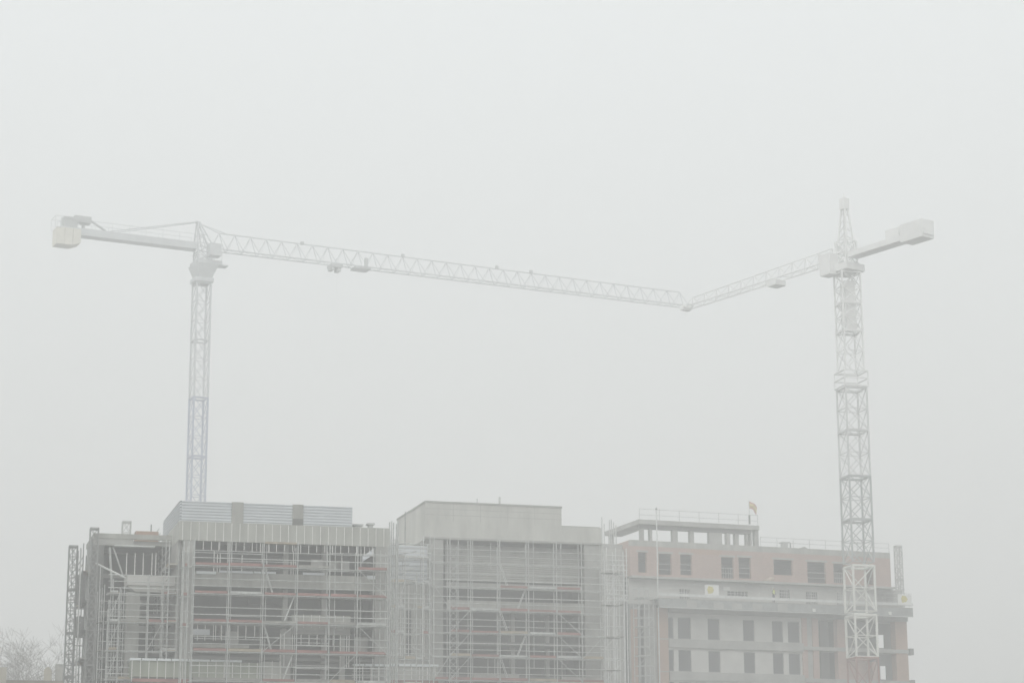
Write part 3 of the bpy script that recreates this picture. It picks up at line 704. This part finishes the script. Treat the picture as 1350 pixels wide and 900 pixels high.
t = thing('roof_pole', 'thin dark pole rising at the corner of the middle block', 'pole', FC.world(FC.u(534, 700, 1), 1, 0), FC.yaw, 'roof poles'); tube('shaft', 'galv_dark', t, (0, 0, 0), (0, 0, FC.z(533.5, 674, 1)), .04)
for xx, y0, r_, lb in ((658.5, 655, .09, 'thick short pole on the boxy roof of the middle block'), (629, 657, .05, 'thin short pole on the boxy roof, left of a thicker one')):
    t = thing('roof_pole', lb, 'pole', FC.world(FC.u(xx, 666, 2), 2, zh1), FC.yaw, 'roof poles'); tube('shaft', 'galv', t, (0, 0, 0), (0, 0, FC.z(xx, y0, 2) - zh1), r_)
t = thing('pallet_of_bricks', 'low stack of orange bricks on the roof of the left wing', 'bricks', FA.world(FA.u(196, 704, 1), 1, za0 + .4), FA.yaw)
bx('brick_stack', 'brick_orange', t, -.62 - .3, .7, 0, 1, .12, FA.z(196, 700, 1) - za0 - .4); bx('pallet', 'timber', t, -.95, .73, -.02, 1.02, 0, .115)
t = thing('roof_pole', 'short dark pole behind the orange bricks on the left wing', 'pole', FA.world(FA.u(199, 704, 2.5), 2.5, za0 + .4), FA.yaw, 'roof poles'); tube('shaft', 'galv_dark', t, (0, 0, 0), (0, 0, FA.z(199, 691, 2.5) - za0 - .4), .045)
t = thing('roof_pole', 'short dark post on the roof of the brick block near its middle', 'pole', FD.world(FD.u(1042, 722, 2), 2, zt1 - .5), FD.yaw, 'roof poles'); tube('shaft', 'galv_dark', t, (0, 0, 0), (0, 0, FD.z(1042, 715, 2) - zt1 + .5), .06)
t = thing('roof_vent', 'boxy grey vent on the brick block roof left of the crane', 'vent', FD.world(FD.u(1036, 722, 2.2), 2.2, zt1 - .5), FD.yaw, 'roof vents'); vent(t, .5, FD.z(1036, 714, 2.2) - zt1 + .4)
t = thing('rubble_heap', 'low grey heap on the parapet of the brick block', 'heap', FD.world(FD.u(1060, 722, .7), .7, zt1 - .5), FD.yaw)
MB().prism([(-.7, 0), (.6, 0), (.35, .62), (.05, .78), (-.4, .6)], 0, .8).build('heap', 'concrete', t)

# signs, worker, tarp on the platform
def sign(F, label, x0, x1, y0, y1, w, ex):
    zz = F.z((x0 + x1) / 2, y1, w); t = thing('sign_board', label, 'sign', F.world(F.u(x0, y1, w), w, zz), F.yaw, 'white and yellow sign boards')
    W = F.u(x1, y0, w) - F.u(x0, y0, w); H = F.z((x0 + x1) / 2, y0, w) - zz
    bx('board', 'white', t, 0, W, 0, .03, 0, H)
    MB().prism([(W * (ex - .14), H * .22), (W * (ex + .16), H * .3), (W * (ex + .26), H * .55), (W * (ex + .14), H * .84), (W * (ex - .12), H * .88), (W * (ex - .22), H * .6)], -.012, -.003).build('emblem', 'yellow', t)
    return t
sign(FD, 'white sign with yellow patch on the platform rail left of the worker', 929.5, 948, 770.5, 785.5, -1.33, .38)
sign(FD, 'white sign with yellow patch at the far right end of the platform', 1184, 1202, 783, 797, -1.42, .45)
t = thing('notice_board', 'small blank pale notice on the grey wall between the sign and the worker', 'sign', FD.world(FD.u(958, 778, .43), .43, FD.z(958, 778, .43)), FD.yaw)
bx('panel', 'white', t, -.3, .32, -.02, .0, 0, .32)
t = thing('tarpaulin', 'folded beige and pink tarpaulin lying on the ledge under the wide window', 'tarp', FD.world(FD.u(1013, 766.5, -.33), -.33, zl + .012), FD.yaw)
MB().prism([(-.45, 0), (.5, 0), (.54, .3), (.3, .4), (.1, .28), (-.42, .16)], 0, .25).build('cloth', 'tarp', t, True)

def person(F, label, px, py, w, face=0.0):
    t = thing('person', label, 'person', F.world(F.u(px, py, w), w, zpl0 - .16), F.yaw + face)
    me = bpy.data.meshes.new('body')
    v = [(0, 0, .95), (0, 0, 1.15), (0, 0, 1.38), (0, 0, 1.5), (0, -.02, 1.56), (0, -.03, 1.66),
         (.1, 0, .88), (.12, -.02, .48), (.12, .02, .08), (.12, -.12, .04), (-.1, 0, .88), (-.13, -.03, .48), (-.13, .02, .08), (-.13, -.12, .04),
         (.19, 0, 1.4), (.25, .02, 1.12), (.22, -.16, .95), (.2, -.22, .92), (-.19, 0, 1.4), (-.26, .02, 1.12), (-.2, -.18, .98), (-.17, -.24, .96)]
    e = [(0, 1), (1, 2), (2, 3), (3, 4), (4, 5), (0, 6), (6, 7), (7, 8), (8, 9), (0, 10), (10, 11), (11, 12), (12, 13), (2, 14), (14, 15), (15, 16), (16, 17), (2, 18), (18, 19), (19, 20), (20, 21)]
    rad = [.14, .13, .15, .07, .06, .095, .09, .065, .045, .04, .09, .065, .045, .04, .065, .048, .036, .04, .065, .048, .036, .04]
    me.from_pydata(v, e, []); o = bpy.data.objects.new('body', me); C.objects.link(o); o.parent = t
    sk = o.modifiers.new('skin', 'SKIN'); ss = o.modifiers.new('sub', 'SUBSURF'); ss.levels = 1; ss.render_levels = 2
    for i, r_ in enumerate(rad): me.skin_vertices[0].data[i].radius = (r_, r_ * .8 if i < 3 else r_)
    me.skin_vertices[0].data[0].use_root = True
    me.materials.append(M['trouser'])
    vs = MB()
    for (zz, rx, ry) in ((1.0, .185, .135), (1.2, .18, .13), (1.4, .2, .135), (1.47, .11, .09)):
        for k in range(12): vs.v.append((rx * math.cos(k * math.pi / 6), ry * math.sin(k * math.pi / 6), zz))
    for r_ in range(3):
        for k in range(12): vs.f.append((r_ * 12 + k, r_ * 12 + (k + 1) % 12, (r_ + 1) * 12 + (k + 1) % 12, (r_ + 1) * 12 + k))
    vs.build('safety_vest', 'hivis', t, True)
    hm = MB()
    for i_ in range(5):
        a = i_ * math.pi / 2 / 4
        for k in range(12): hm.v.append((.125 * math.cos(a) * math.cos(k * math.pi / 6), -.03 + .14 * math.cos(a) * math.sin(k * math.pi / 6), 1.69 + .11 * math.sin(a)))
    for r_ in range(4):
        for k in range(12): hm.f.append((r_ * 12 + k, r_ * 12 + (k + 1) % 12, (r_ + 1) * 12 + (k + 1) % 12, (r_ + 1) * 12 + k))
    hm.build('hard_hat', 'white', t, True)
    hd = MB()
    for i_ in range(7):
        a = -math.pi / 2 + i_ * math.pi / 6
        for k in range(10): hd.v.append((.085 * math.cos(a) * math.cos(k * math.pi / 5), -.045 + .1 * math.cos(a) * math.sin(k * math.pi / 5), 1.65 + .12 * math.sin(a)))
    for r_ in range(6):
        for k in range(10): hd.f.append((r_ * 10 + k, r_ * 10 + (k + 1) % 10, (r_ + 1) * 10 + (k + 1) % 10, (r_ + 1) * 10 + k))
    hd.bar((0, -.14, 1.64), (0, -.165, 1.63), .018); hd.build('head', 'skin', t, True)
person(FD, 'worker in yellow high-visibility vest standing on the platform of the brick block', 1020, 786, -.9, R(20))

# ================================================================== LATTICE MASTS
def lattice(par, w, z0, z1, n, m, leg=.08, br=.035, name='mast_section', x=0, y=0, style='x', collar=False):
    b = MB(); h = w / 2; c = [(x - h, y - h), (x + h, y - h), (x + h, y + h), (x - h, y + h)]
    for p in c: b.bar((*p, z0), (*p, z1), leg, n=4)
    for k in range(n):
        a, d = z0 + (z1 - z0) * k / n, z0 + (z1 - z0) * (k + 1) / n
        for i in range(4):
            p, q = c[i], c[(i + 1) % 4]
            b.bar((*p, d), (*q, d), br)
            if k == 0: b.bar((*p, a), (*q, a), br)
            if style == 'x': b.bar((*p, a), (*q, d), br); b.bar((*q, a), (*p, d), br)
            elif style == 'k':
                mid = ((p[0] + q[0]) / 2, (p[1] + q[1]) / 2)
                b.bar((*p, a), (*mid, (a + d) / 2), br); b.bar((*mid, (a + d) / 2), (*q, d) if k % 2 else (*p, d), br); b.bar((*q, a), (*mid, (a + d) / 2), br)
            else:
                if (k + i) % 2: b.bar((*p, a), (*q, d), br)
                else: b.bar((*q, a), (*p, d), br)
    if collar:
        for i in range(4): b.bar((*c[i], z1 - .08), (*c[(i + 1) % 4], z1 - .08), br * 2.2)
    return b.build(name, m, par)

def hoist(F, label, px, y0, w, size, zb=0.0, m='galv_dark', n=None, py=800):
    t = thing('hoist_mast', label, 'hoist mast', F.world(F.u(px, py, w), w, zb), F.yaw, 'hoist masts')
    H = F.z(px, y0, w) - zb; ns = max(1, round(H / 1.5 / 2)); hh = H / ns
    for k in range(ns): lattice(t, size, hh * k, hh * (k + 1) - .01, max(1, round(hh / .75)), m, .05, .022, collar=True)
    return t
h1 = hoist(FA, 'tall freestanding lattice hoist mast left of everything else', 93.5, 719, -1.5, .56)
tie = MB()
for q in (FA.z(98, 760, -1.5), FA.z(98, 800, -1.5), FA.z(98, 850, -1.5)): tie.bar((.25, 0, q), (1.0, .4, q), .03)
tie.build('wall_tie', 'galv_dark', h1)
tube('cable_pipe', 'galv_pale', h1, (.55, 0, 0), (.55, 0, FA.z(102, 722, -1.5)), .04)
hoist(FA, 'lattice hoist mast against the left corner of the wing, rising above its roof', 120.5, 695.5, -1.3, .56, m='galv_mid')
hoist(FA, 'short lattice hoist top standing on the roof of the left wing', 166.5, 687, 2.0, .58, zb=za0 + .4, m='galv', py=700)
hoist(FD, 'slim lattice hoist mast at the far right end of the brick block', 1185.5, 719, .8, .5, zb=0, m='galv', py=760)
# end of the scaffold lift cage at left (dark cage by the flank)
cg = thing('hoist_cage', 'dark narrow hoist cage clamped to the left flank of the wing', 'cage', FA.world(FA.u(107.5, 800, .5), .5, 0), FA.yaw)
for (y0, y1) in ((757, 795), (812, 838)):
    bx('cage', 'galv_dark', cg, -.3, .22, 0, 1.2, FA.z(107, y1, .5), FA.z(107, y0, .5))
tube('guide', 'galv_dark', cg, (-.35, .6, 0), (-.35, .6, FA.z(107, 724, .5)), .05)
st = MB()
for k in range(22):
    q = FA.z(103, 905 - 8 * k, .5); st.bar((-.75, .2, q), (-.3, .2, q + random.uniform(-.2, .25)), .03)
st.bar((-.75, .2, FA.z(103, 905, .5)), (-.75, .2, FA.z(103, 722, .5)), .03); st.build('bracket', 'galv_dark', cg)
gb = MB()
for k in range(18): gb.bar((-.75, .2, 1.0 * k), (-.3, .2, 1.0 * k), .03)

# ================================================================== TOWER CRANES
def solve_yaw(px, py, Y, qx, qy):
    p = at(px, py, Y); best = None
    for k in range(-900, 901):
        yw = R(k * .1)
        F = Frame((p.x, p.y), yw); UNIT.pop(yw)
        d = ray(qx, qy)
        if abs(d.dot(F.n)) < 1e-3: continue
        u_, z_ = F.uz(qx, qy)
        kk = (0 - (CAM - F.o).dot(F.n)) / d.dot(F.n)
        if kk < 0: continue
        e = abs(z_ - p.z)
        if best is None or e < best[0]: best = (e, yw)
    return best[1]

def jib(par, L0, L1, zb, h, wd, pl_, m, name='jib', r=.07, br=.035, sgn=1, taper=0.0):
    b = MB(); n = max(2, round(abs(L1 - L0) / pl_)); X = lambda k: L0 + (L1 - L0) * k / n
    hh = lambda k: h * (1 - taper * k / n)
    for y in (-wd / 2, wd / 2): b.bar((L0, y, zb), (L1, y, zb), r, n=4)
    for k in range(n):
        xm = (X(k) + X(k + 1)) / 2
        if k < n - 1: b.bar((xm, 0, zb + hh(k)), ((X(k + 1) + X(k + 2)) / 2, 0, zb + hh(k + 1)), r * .9, n=4)
        for y in (-wd / 2, wd / 2):
            b.bar((X(k), y, zb), (xm, 0, zb + hh(k)), br); b.bar((X(k + 1), y, zb), (xm, 0, zb + hh(k)), br)
        b.bar((X(k), -wd / 2, zb), (X(k), wd / 2, zb), br); b.bar((X(k), -wd / 2, zb), (X(k + 1), wd / 2, zb), br * .8)
    b.bar((L1, -wd / 2, zb), (L1, wd / 2, zb), r)
    return b.build(name, m, par)

# ---- left crane, far behind the left block
YL = 330.0
yawL = solve_yaw(262.5, 327, YL, 905, 404.5)
FL = Frame(at(262.5, 500, YL), yawL, 1.26)
Lz = lambda x, y: FL.z(x, y); Lu = lambda x, y: FL.u(x, y)
cl = fthing(FL, 'tower_crane', 'pale tower crane at left with long jib reaching across the fog and lavender-blue lower mast', 'crane', 'tower cranes')
zsl = Lz(262.5, 373)
ns = 10; hs = zsl / ns
for k in range(ns):
    lattice(cl, 1.75, hs * k, hs * (k + 1) - .02, 3, 'crane_blue' if k < 8 else 'crane_fog_grey', .13, .045, style='x', collar=True)
zj = Lz(262.5, 327)
bx('slewing_ring', 'crane_fog_grey', cl, -1.15, 1.15, -1.15, 1.15, zsl, zsl + .5)
tr = MB(); i0 = 0
z0_, z1_ = zsl + .503, Lz(270, 351)
for (s_, zz) in ((.95, z0_), (1.6, z1_)):
    tr.v += [(-s_ * .8, -s_, zz), (s_, -s_, zz), (s_, s_, zz), (-s_ * .8, s_, zz)]
tr.f = [(3, 2, 1, 0), (4, 5, 6, 7), (0, 1, 5, 4), (1, 2, 6, 5), (2, 3, 7, 6), (3, 0, 4, 7)]
tr.build('slewing_platform', 'crane_fog_grey', cl)
bx('walkway', 'crane_fog_grey', cl, -1.1, 2.0, -1.5, 1.5, z1_ + .003, Lz(270, 346)); bx('walkway_extension', 'crane_fog_grey', cl, 2.003, 3.1, -.6, .6, z1_ + .15, z1_ + .3)
wr = MB()
for y in (-1.4, 1.4): wr.bar((-1, y, z1_ + 1.5), (2.0, y, z1_ + 1.5), .03); wr.bar((2.0, y, z1_ + .3), (2.0, y, z1_ + 1.5), .03)
wr.build('walkway_rail', 'crane_fog_grey', cl)
zap = Lz(256, 292.5)
lattice(cl, 1.7, Lz(262, 345), zj + .5, 2, 'crane_fog_grey', .11, .05, 'tower_head')
th = MB()
for y in (-.75, .75):
    th.bar((-.95, y, zj), (-.75, y * .4, zap), .11, n=4); th.bar((1.2, y, zj), (-.6, y * .4, zap), .10, n=4); th.bar((.1, y, zj), (-.65, y * .4, zap), .07)
    th.bar((-.85, y * .7, (zj + zap) / 2), (.4, y * .7, (zj + zap) / 2), .06); th.bar((-.95, y, zj), (.1, y * .6, (zj + zap) / 2 + .6), .05)
th.bar((-.9, -.3, zap), (-.9, .3, zap), .12); th.build('tower_head', 'crane_fog_grey', cl)
cb = bx('operator_cab', 'crane_fog_grey', cl, .2, 1.6, -2.35, -1.05, Lz(262, 341), Lz(262, 325))
bx('cab_window', 'glass', cb, 1.603, 1.62, -2.2, -1.2, Lz(262, 338), Lz(262, 329))
# jib
ltip = Lu(905, 404.5)
hj = 2.15
jib(cl, 1.0, ltip, zj, hj, 1.35, 2.05, 'crane_fog_grey', r=.085, br=.038, taper=.12)
bx('jib_tip', 'crane_fog_grey', cl, ltip + .02, ltip + .6, -.7, .7, zj - .25, zj + .35)
for xx in (398, 531, 655, 700): 
    a = Lu(xx, 330 + (xx - 398) * .12); bx('aviation_lamp', 'crane_mid', cl, a - .18, a + .18, -.15, .15, zj + hj * .94, zj + hj + .25)
tie = MB(); tie.bar((-.8, 0, zap), (1.0 + 1.0, 0, zj + hj), .06); tie.bar((-.8, .2, zap), (3.2, 0, zj + hj), .04); tie.build('jib_tie', 'crane_fog_grey', cl)
# counter jib
lce = Lu(78, 300)
bx('counter_jib', 'crane_fog_grey', cl, lce, -1.0, -.75, .75, zj - .35, zj + .5)
cr = MB()
for y in (-.9, .9):
    cr.bar((lce, y, zj + 1.45), (-1.2, y, zj + 1.45), .028)
    for k in range(9): a = lce + (-1.2 - lce) * k / 8; cr.bar((a, y, zj + .5), (a, y, zj + 1.45), .028)
cr.build('counter_jib_rail', 'crane_fog_grey', cl)
for y in (-.5, .5): tube('tie_bar', 'crane_fog_grey', cl, (-.8, y * .5, zap), (Lu(142, 300), y, zj + .55), .06)
def cw(x0, x1, y0, y1): return Lu(x0, 310), Lu(x1, 310), Lz((x0 + x1) / 2, y1), Lz((x0 + x1) / 2, y0)
for k in range(3):
    a = Lu(72, 312) + k * .98; MB().prism([(a, Lz(88, 326) + .1), (a + .94, Lz(88, 326) + (.1 if k < 2 else .45)), (a + .94, Lz(88, 303)), (a, Lz(88, 303))], -1.0, 1.0).build('counterweight', 'counterweight', cl)
bx('winch', 'crane_mid', cl, Lu(82, 296), Lu(100, 296), -.8, .8, zj + .503, Lz(92, 288)); bx('winch_house', 'crane_mid', cl, Lu(97, 285), Lu(119, 288), -.6, .6, zj + 1.25, zj + 2.05); tube('winch_frame', 'crane_mid', cl, (Lu(119, 288), 0, zj + 1.8), (Lu(140, 293), 0, zj + .7), .14); tube('winch_frame', 'crane_mid', cl, (Lu(110, 288), 0, zj + .5), (Lu(110, 290), 0, zj + 1.3), .2)
er = MB()
for y in (-1, 1): er.bar((lce - .7, y, zj + .2), (lce - .7, y, zj + 1.6), .035); er.bar((lce - .7, y, zj + 1.6), (lce + 1.5, y, zj + 1.6), .035); er.bar((lce - .7, y, zj + .2), (lce, y, zj + .2), .05)
er.bar((lce - .7, -1, zj + 1.6), (lce - .7, 1, zj + 1.6), .035); er.build('end_rail', 'crane_fog_grey', cl)
# trolley, rope and maintenance basket
a = Lu(440, 350)
tro = bx('trolley', 'crane_mid', cl, a - .6, a + .9, -.75, .75, zj - .5, zj - .12); bx('trolley_wheel_box', 'crane_mid', tro, a - .55, a - .1, -.6, .6, zj - .85, zj - .503); bx('trolley_wheel_box', 'crane_mid', tro, a + .3, a + .75, -.6, .6, zj - .95, zj - .503)
rope = tube('hoist_rope', 'crane_fog_pale', cl, (a + .5, .12, zj - .6), (a + .5, .12, 14), .012); 
hk = MB().box(a + .2, a + .8, -.2, .4, 12.6, 14.0); hk.bar((a + .5, .1, 12.6), (a + .5, .1, 12.2), .08); hk.bar((a + .5, .1, 12.2), (a + .75, .1, 12.0), .08); hk.build('hook_block', 'crane_mid', cl)
a = Lu(475, 354); bx('maintenance_basket', 'crane_mid', cl, a - 1.0, a + 1.1, -.9, .9, zj - .35, zj - .12); bx('basket_post', 'crane_mid', cl, a + .25, a + .65, -.95, -.7, zj - .12, zj + 1.05)

# ---- right crane, in front of the brick block
YR = 258.0; SR = 1.36; YAWM = R(15.037); UNIT[YAWM] = SR
FR0 = Frame(at(1136.5, 850, YR), 0)
pt = at(1136.5, 850, YR)
px_top = 1118
yawR = solve_yaw(1128, 336.5, YR + 2, 955, 391)
FR = Frame((pt.x, pt.y), yawR)
cr_ = thing('tower_crane', 'faint grey tower crane at right with bright white lower mast sections before the brick block', 'crane', (pt.x, pt.y, 0), YAWM, 'tower cranes')
def zR(x, y): return at(x, y, YR).z / SR
zz = [zR(1139, 866), zR(1137, 808), zR(1135, 746)]
Wm = 1.95
lattice(cr_, Wm, 0, zz[0] - .03, 8, 'crane_red', .085, .04, style='z', collar=True)
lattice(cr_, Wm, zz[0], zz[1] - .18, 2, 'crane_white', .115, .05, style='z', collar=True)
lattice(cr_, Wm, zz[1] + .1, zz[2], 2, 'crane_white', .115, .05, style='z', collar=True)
ylist = [742, 685, 628, 568, 512]
for k in range(4): lattice(cr_, Wm, zR(1130, ylist[k]), zR(1127, ylist[k + 1]) - .03, 2, 'crane_mid' if k < 2 else 'crane_fog_light', .095, .042, style='x', collar=True)
col = MB(); za, zb = zR(1122, 511), zR(1122, 491); h = Wm / 2 + .12
for q in (za, (za + zb) / 2, zb):
    for p0, p1 in (((-h, -h), (h, -h)), ((h, -h), (h, h)), ((h, h), (-h, h)), ((-h, h), (-h, -h))): col.bar((*p0, q), (*p1, q), .065, n=4)
for p0 in ((-h, -h), (h, -h), (h, h), (-h, h)): col.bar((*p0, za), (*p0, zb), .06, n=4)
col.build('climbing_collar', 'crane_fog_pale', cr_)
ylist = [490, 437, 400, 360]
for k in range(3): lattice(cr_, 1.72, zR(1122, ylist[k]), zR(1120, ylist[k + 1]) - .03, 2, 'crane_fog_pale', .09, .04, style='x', collar=True)
inn = MB(); inn.box(-.5, .5, -.5, .5, zR(1122, 436), zR(1120, 372)); inn.build('lift_shaft', 'crane_fog_pale', cr_)
# upper part turned along the jib: the slewing crown parents to the same crane, rotated
zjR = zR(1119, 340)
top = bpy.data.objects.new('slewing_crown', None); C.objects.link(top); top.parent = cr_; top.rotation_euler = (0, 0, yawR - YAWM)
bx('slewing_platform', 'crane_fog_pale', top, -1.1, 1.1, -1.1, 1.1, zR(1120, 359), zR(1120, 350)); 
lattice(top, 1.3, zR(1120, 349.5), zjR + 1.5, 2, 'crane_fog_pale', .1, .05, 'tower_base')
zaR = zR(1119, 262)
ap = MB()
for sx in (-.65, .65):
    for sy in (-.5, .5): ap.bar((sx, sy, zjR + .3), (sx * .35, sy * .35, zaR - 1.0), .09, n=4)
for k in range(6):
    f = k / 6; s = 1 - .65 * f; q = zjR + .3 + (zaR - 1.3 - zjR) * f
    ap.bar((-.65 * s, -.5 * s, q), (.65 * s, -.5 * s, q + .6), .05); ap.bar((.65 * s, .5 * s, q), (-.65 * s, .5 * s, q + .6), .05); ap.bar((-.65 * s, -.5 * s, q), (-.65 * s, .5 * s, q + .6), .05)
ap.box(-.32, .32, -.3, .3, zaR - 1.0, zaR); ap.bar((0, 0, zaR), (0, 0, zaR + .5), .06); ap.build('tower_peak', 'crane_fog_pale', top)
bx('operator_cab', 'crane_fog_pale', top, -1.6, -.3, -1.75, -.7, zjR - 1.6, zjR + .3)
# which way does the jib point? towards picture left and away
FRj = Frame((pt.x, pt.y), yawR, SR)
lt = FRj.u(906, 404); rt = FRj.u(1224, 300)
jib(top, -.8, lt, zjR, 1.25, 1.1, 1.7, 'crane_fog_pale', r=.06, br=.03, taper=.35)
bx('jib_tip', 'crane_fog_pale', top, lt - .5, lt - .02, -.5, .5, zjR - .2, zjR + .3)
bx('counter_jib', 'crane_fog_pale', top, .8, rt, -.6, .6, zjR - .2, zjR + .3)
bx('counterweight', 'crane_fog_pale', top, rt - 2.6, rt - .1, -.75, .75, zjR - .45, zjR + 1.1)
bx('winch', 'crane_fog_pale', top, rt - 4.6, rt - 3.0, -.5, .5, zjR + .3, zjR + 1.1)
a = lt * .42; bx('trolley', 'crane_fog_pale', top, a - .6, a + .6, -.6, .6, zjR - .6, zjR - .1)

# ================================================================== LEFT EDGE: TREE AND HOUSE
def bare_tree(label, px, Y, ytop, spread, seed, group='bare trees'):
    rnd = random.Random(seed); p = at(px, 900, Y); H = at(px, ytop, Y).z
    t = thing('bare_tree', label, 'tree', (p.x, p.y, 0), 0, group)
    tk = MB(); cw_ = MB(); cnt = [0]
    def grow(p, d, L, r, lev):
        if cnt[0] > 14000: return
        n = 3 if lev < 3 else 2
        for q_ in range(n):
            d2 = (d + Vector((rnd.uniform(-1, 1), rnd.uniform(-1, 1), rnd.uniform(-.4, .4))) * (.05 if lev == 0 else .2)).normalized()
            q = p + d2 * (L / n); r2 = r * (.93 if lev == 0 else .85)
            (tk if lev == 0 else cw_).bar(p, q, r, r2, n=6 if lev < 2 else 3); cnt[0] += 1
            p, d, r = q, d2, r2
            if 1 <= lev < 6 and rnd.random() < .7:
                sd = (d + Vector((rnd.uniform(-1, 1), rnd.uniform(-1, 1), rnd.uniform(-.3, .4))) * 1.0).normalized(); grow(p, sd, L * .6, r * .5, lev + 2)
        if lev >= 6: return
        for _ in range(8 if lev == 0 else rnd.choice([2, 3, 3])):
            sd = (d + Vector((rnd.uniform(-1, 1) * spread, rnd.uniform(-1, 1) * spread, rnd.uniform(-.1, .3)))).normalized()
            grow(p, sd, H * .17 if lev == 0 else L * rnd.uniform(.66, .86), max(r * .55, .009), lev + 1)
    grow(Vector((0, 0, 0)), Vector((0, 0, 1)), H * .46, H * .011, 0)
    k = H / max(v[2] for v in cw_.v)
    for b in (tk, cw_): b.v = [(v[0] * k, v[1] * k, v[2] * k) for v in b.v]
    tk.build('trunk', 'bark', t); cw_.build('crown', 'bark', t)
    return t
bare_tree('leafless spreading tree at the lower left beside the hoist mast', 44, 205, 814, 1.0, 5)
bare_tree('smaller leafless tree cut by the left edge of the view', 2, 235, 848, 1.0, 9)

hp = at(40, 895, 190)
hs_ = thing('house', 'low beige house with brown roof and chimneys at the bottom left corner', 'house', (hp.x, hp.y, 0), R(8))
HX = lambda x: (x - 40) / FPX * 190
zr = at(40, 897, 190).z
bx('wall', 'render_beige', hs_, HX(-60), HX(92), 0, 8, 0, zr - 2.2)
MB().prism([(HX(-62), zr - 2.2), (HX(94), zr - 2.2), (HX(82), zr), (HX(-50), zr + .1)], -.3, 8.3).build('roof', 'roof_tile', hs_)
bx('gable_wall', 'render_beige', hs_, HX(-60), HX(9.5), -.5, -.32, 0, at(5, 880, 190).z)
bx('chimney', 'plank_grey', hs_, HX(69.5), HX(79), 2, 3, zr - 1, at(74, 871.5, 190).z)
ch = [(HX(55), zr - 1), (HX(64.5), zr - 1), (HX(64.5), at(60, 880, 190).z), (HX(62.5), at(60, 876.5, 190).z), (HX(59.7), at(60, 875.2, 190).z), (HX(57), at(60, 876.5, 190).z), (HX(55), at(60, 880, 190).z)]
MB().prism(ch, 2, 2.8).build('chimney', 'render_beige', hs_)

# ================================================================== AIR, SKY, LIGHT
if HAZE:
    hz = MB().box(-1500, 1500, -250, 2200, -1.0, 98.0).build('haze', 'concrete')
    tag(hz, kind='stuff'); hz.data.materials.clear()
    hm = bpy.data.materials.new('haze'); hm.use_nodes = True; nt = hm.node_tree
    nt.nodes.remove(nt.nodes['Principled BSDF']); pv = nt.nodes.new('ShaderNodeVolumePrincipled')
    pv.inputs['Color'].default_value = (.985, .992, .986, 1); pv.inputs['Density'].default_value = HAZE_DENSITY; pv.inputs['Anisotropy'].default_value = 0.0
    nt.links.new(pv.outputs['Volume'], nt.nodes['Material Output'].inputs['Volume']); hz.data.materials.append(hm)

SUN_EL, SUN_AZ = 34, 200
w = bpy.data.worlds.new('World'); bpy.context.scene.world = w; w.use_nodes = True
nt = w.node_tree; bg = nt.nodes['Background']; L = nt.links
sky = nt.nodes.new('ShaderNodeTexSky'); sky.sky_type = 'NISHITA'; sky.sun_disc = False
sky.sun_elevation = R(SUN_EL); sky.sun_rotation = R(SUN_AZ); sky.dust_density = 8; sky.air_density = 1.2; sky.ozone_density = 1.0
hsv = nt.nodes.new('ShaderNodeHueSaturation'); hsv.inputs['Saturation'].default_value = .25
L.new(sky.outputs['Color'], hsv.inputs['Color'])
# overcast veil: brightness grows from the horizon to the zenith
tc = nt.nodes.new('ShaderNodeTexCoord'); sx = nt.nodes.new('ShaderNodeSeparateXYZ'); L.new(tc.outputs['Generated'], sx.inputs[0])
rp = nt.nodes.new('ShaderNodeValToRGB'); L.new(sx.outputs['Z'], rp.inputs['Fac'])
e = rp.color_ramp.elements; e[0].position = 0.0; e[0].color = (.50, .515, .50, 1); e[1].position = 1.0; e[1].color = (1, 1.0, 1.0, 1)
em = rp.color_ramp.elements.new(.4); em.color = (.68, .705, .71, 1)
mul = nt.nodes.new('ShaderNodeMix'); mul.data_type = 'RGBA'; mul.blend_type = 'MULTIPLY'; mul.inputs['Factor'].default_value = 1.0
L.new(rp.outputs['Color'], mul.inputs['A']); mul.inputs['B'].default_value = (11, 11, 11, 1)
mx = nt.nodes.new('ShaderNodeMix'); mx.data_type = 'RGBA'; mx.inputs['Factor'].default_value = .88
L.new(hsv.outputs['Color'], mx.inputs['A']); L.new(mul.outputs['Result'], mx.inputs['B'])
L.new(mx.outputs['Result'], bg.inputs['Color']); bg.inputs['Strength'].default_value = 0.10

sl = bpy.data.lights.new('sun', 'SUN'); sl.energy = 0.6; sl.angle = R(40); sl.color = (1, .97, .93)
so = bpy.data.objects.new('sun', sl); C.objects.link(so)
az = R(SUN_AZ); dirv = Vector((math.sin(az) * math.cos(R(SUN_EL)), math.cos(az) * math.cos(R(SUN_EL)), math.sin(R(SUN_EL))))
so.rotation_euler = dirv.to_track_quat('Z', 'Y').to_euler(); so.location = (0, -50, 150)

s = bpy.context.scene
s.render.engine = 'CYCLES'
s.cycles.use_denoising = True
s.cycles.use_adaptive_sampling = True; s.cycles.adaptive_threshold = 0.01
s.cycles.max_bounces = 8; s.cycles.diffuse_bounces = 3; s.cycles.glossy_bounces = 2; s.cycles.volume_bounces = 4; s.cycles.transparent_max_bounces = 8
s.cycles.caustics_reflective = False; s.cycles.caustics_refractive = False
s.view_settings.view_transform = 'Standard'; s.view_settings.look = 'None'; s.view_settings.gamma = 1; s.view_settings.use_curve_mapping = False
s.view_settings.exposure = 0.51
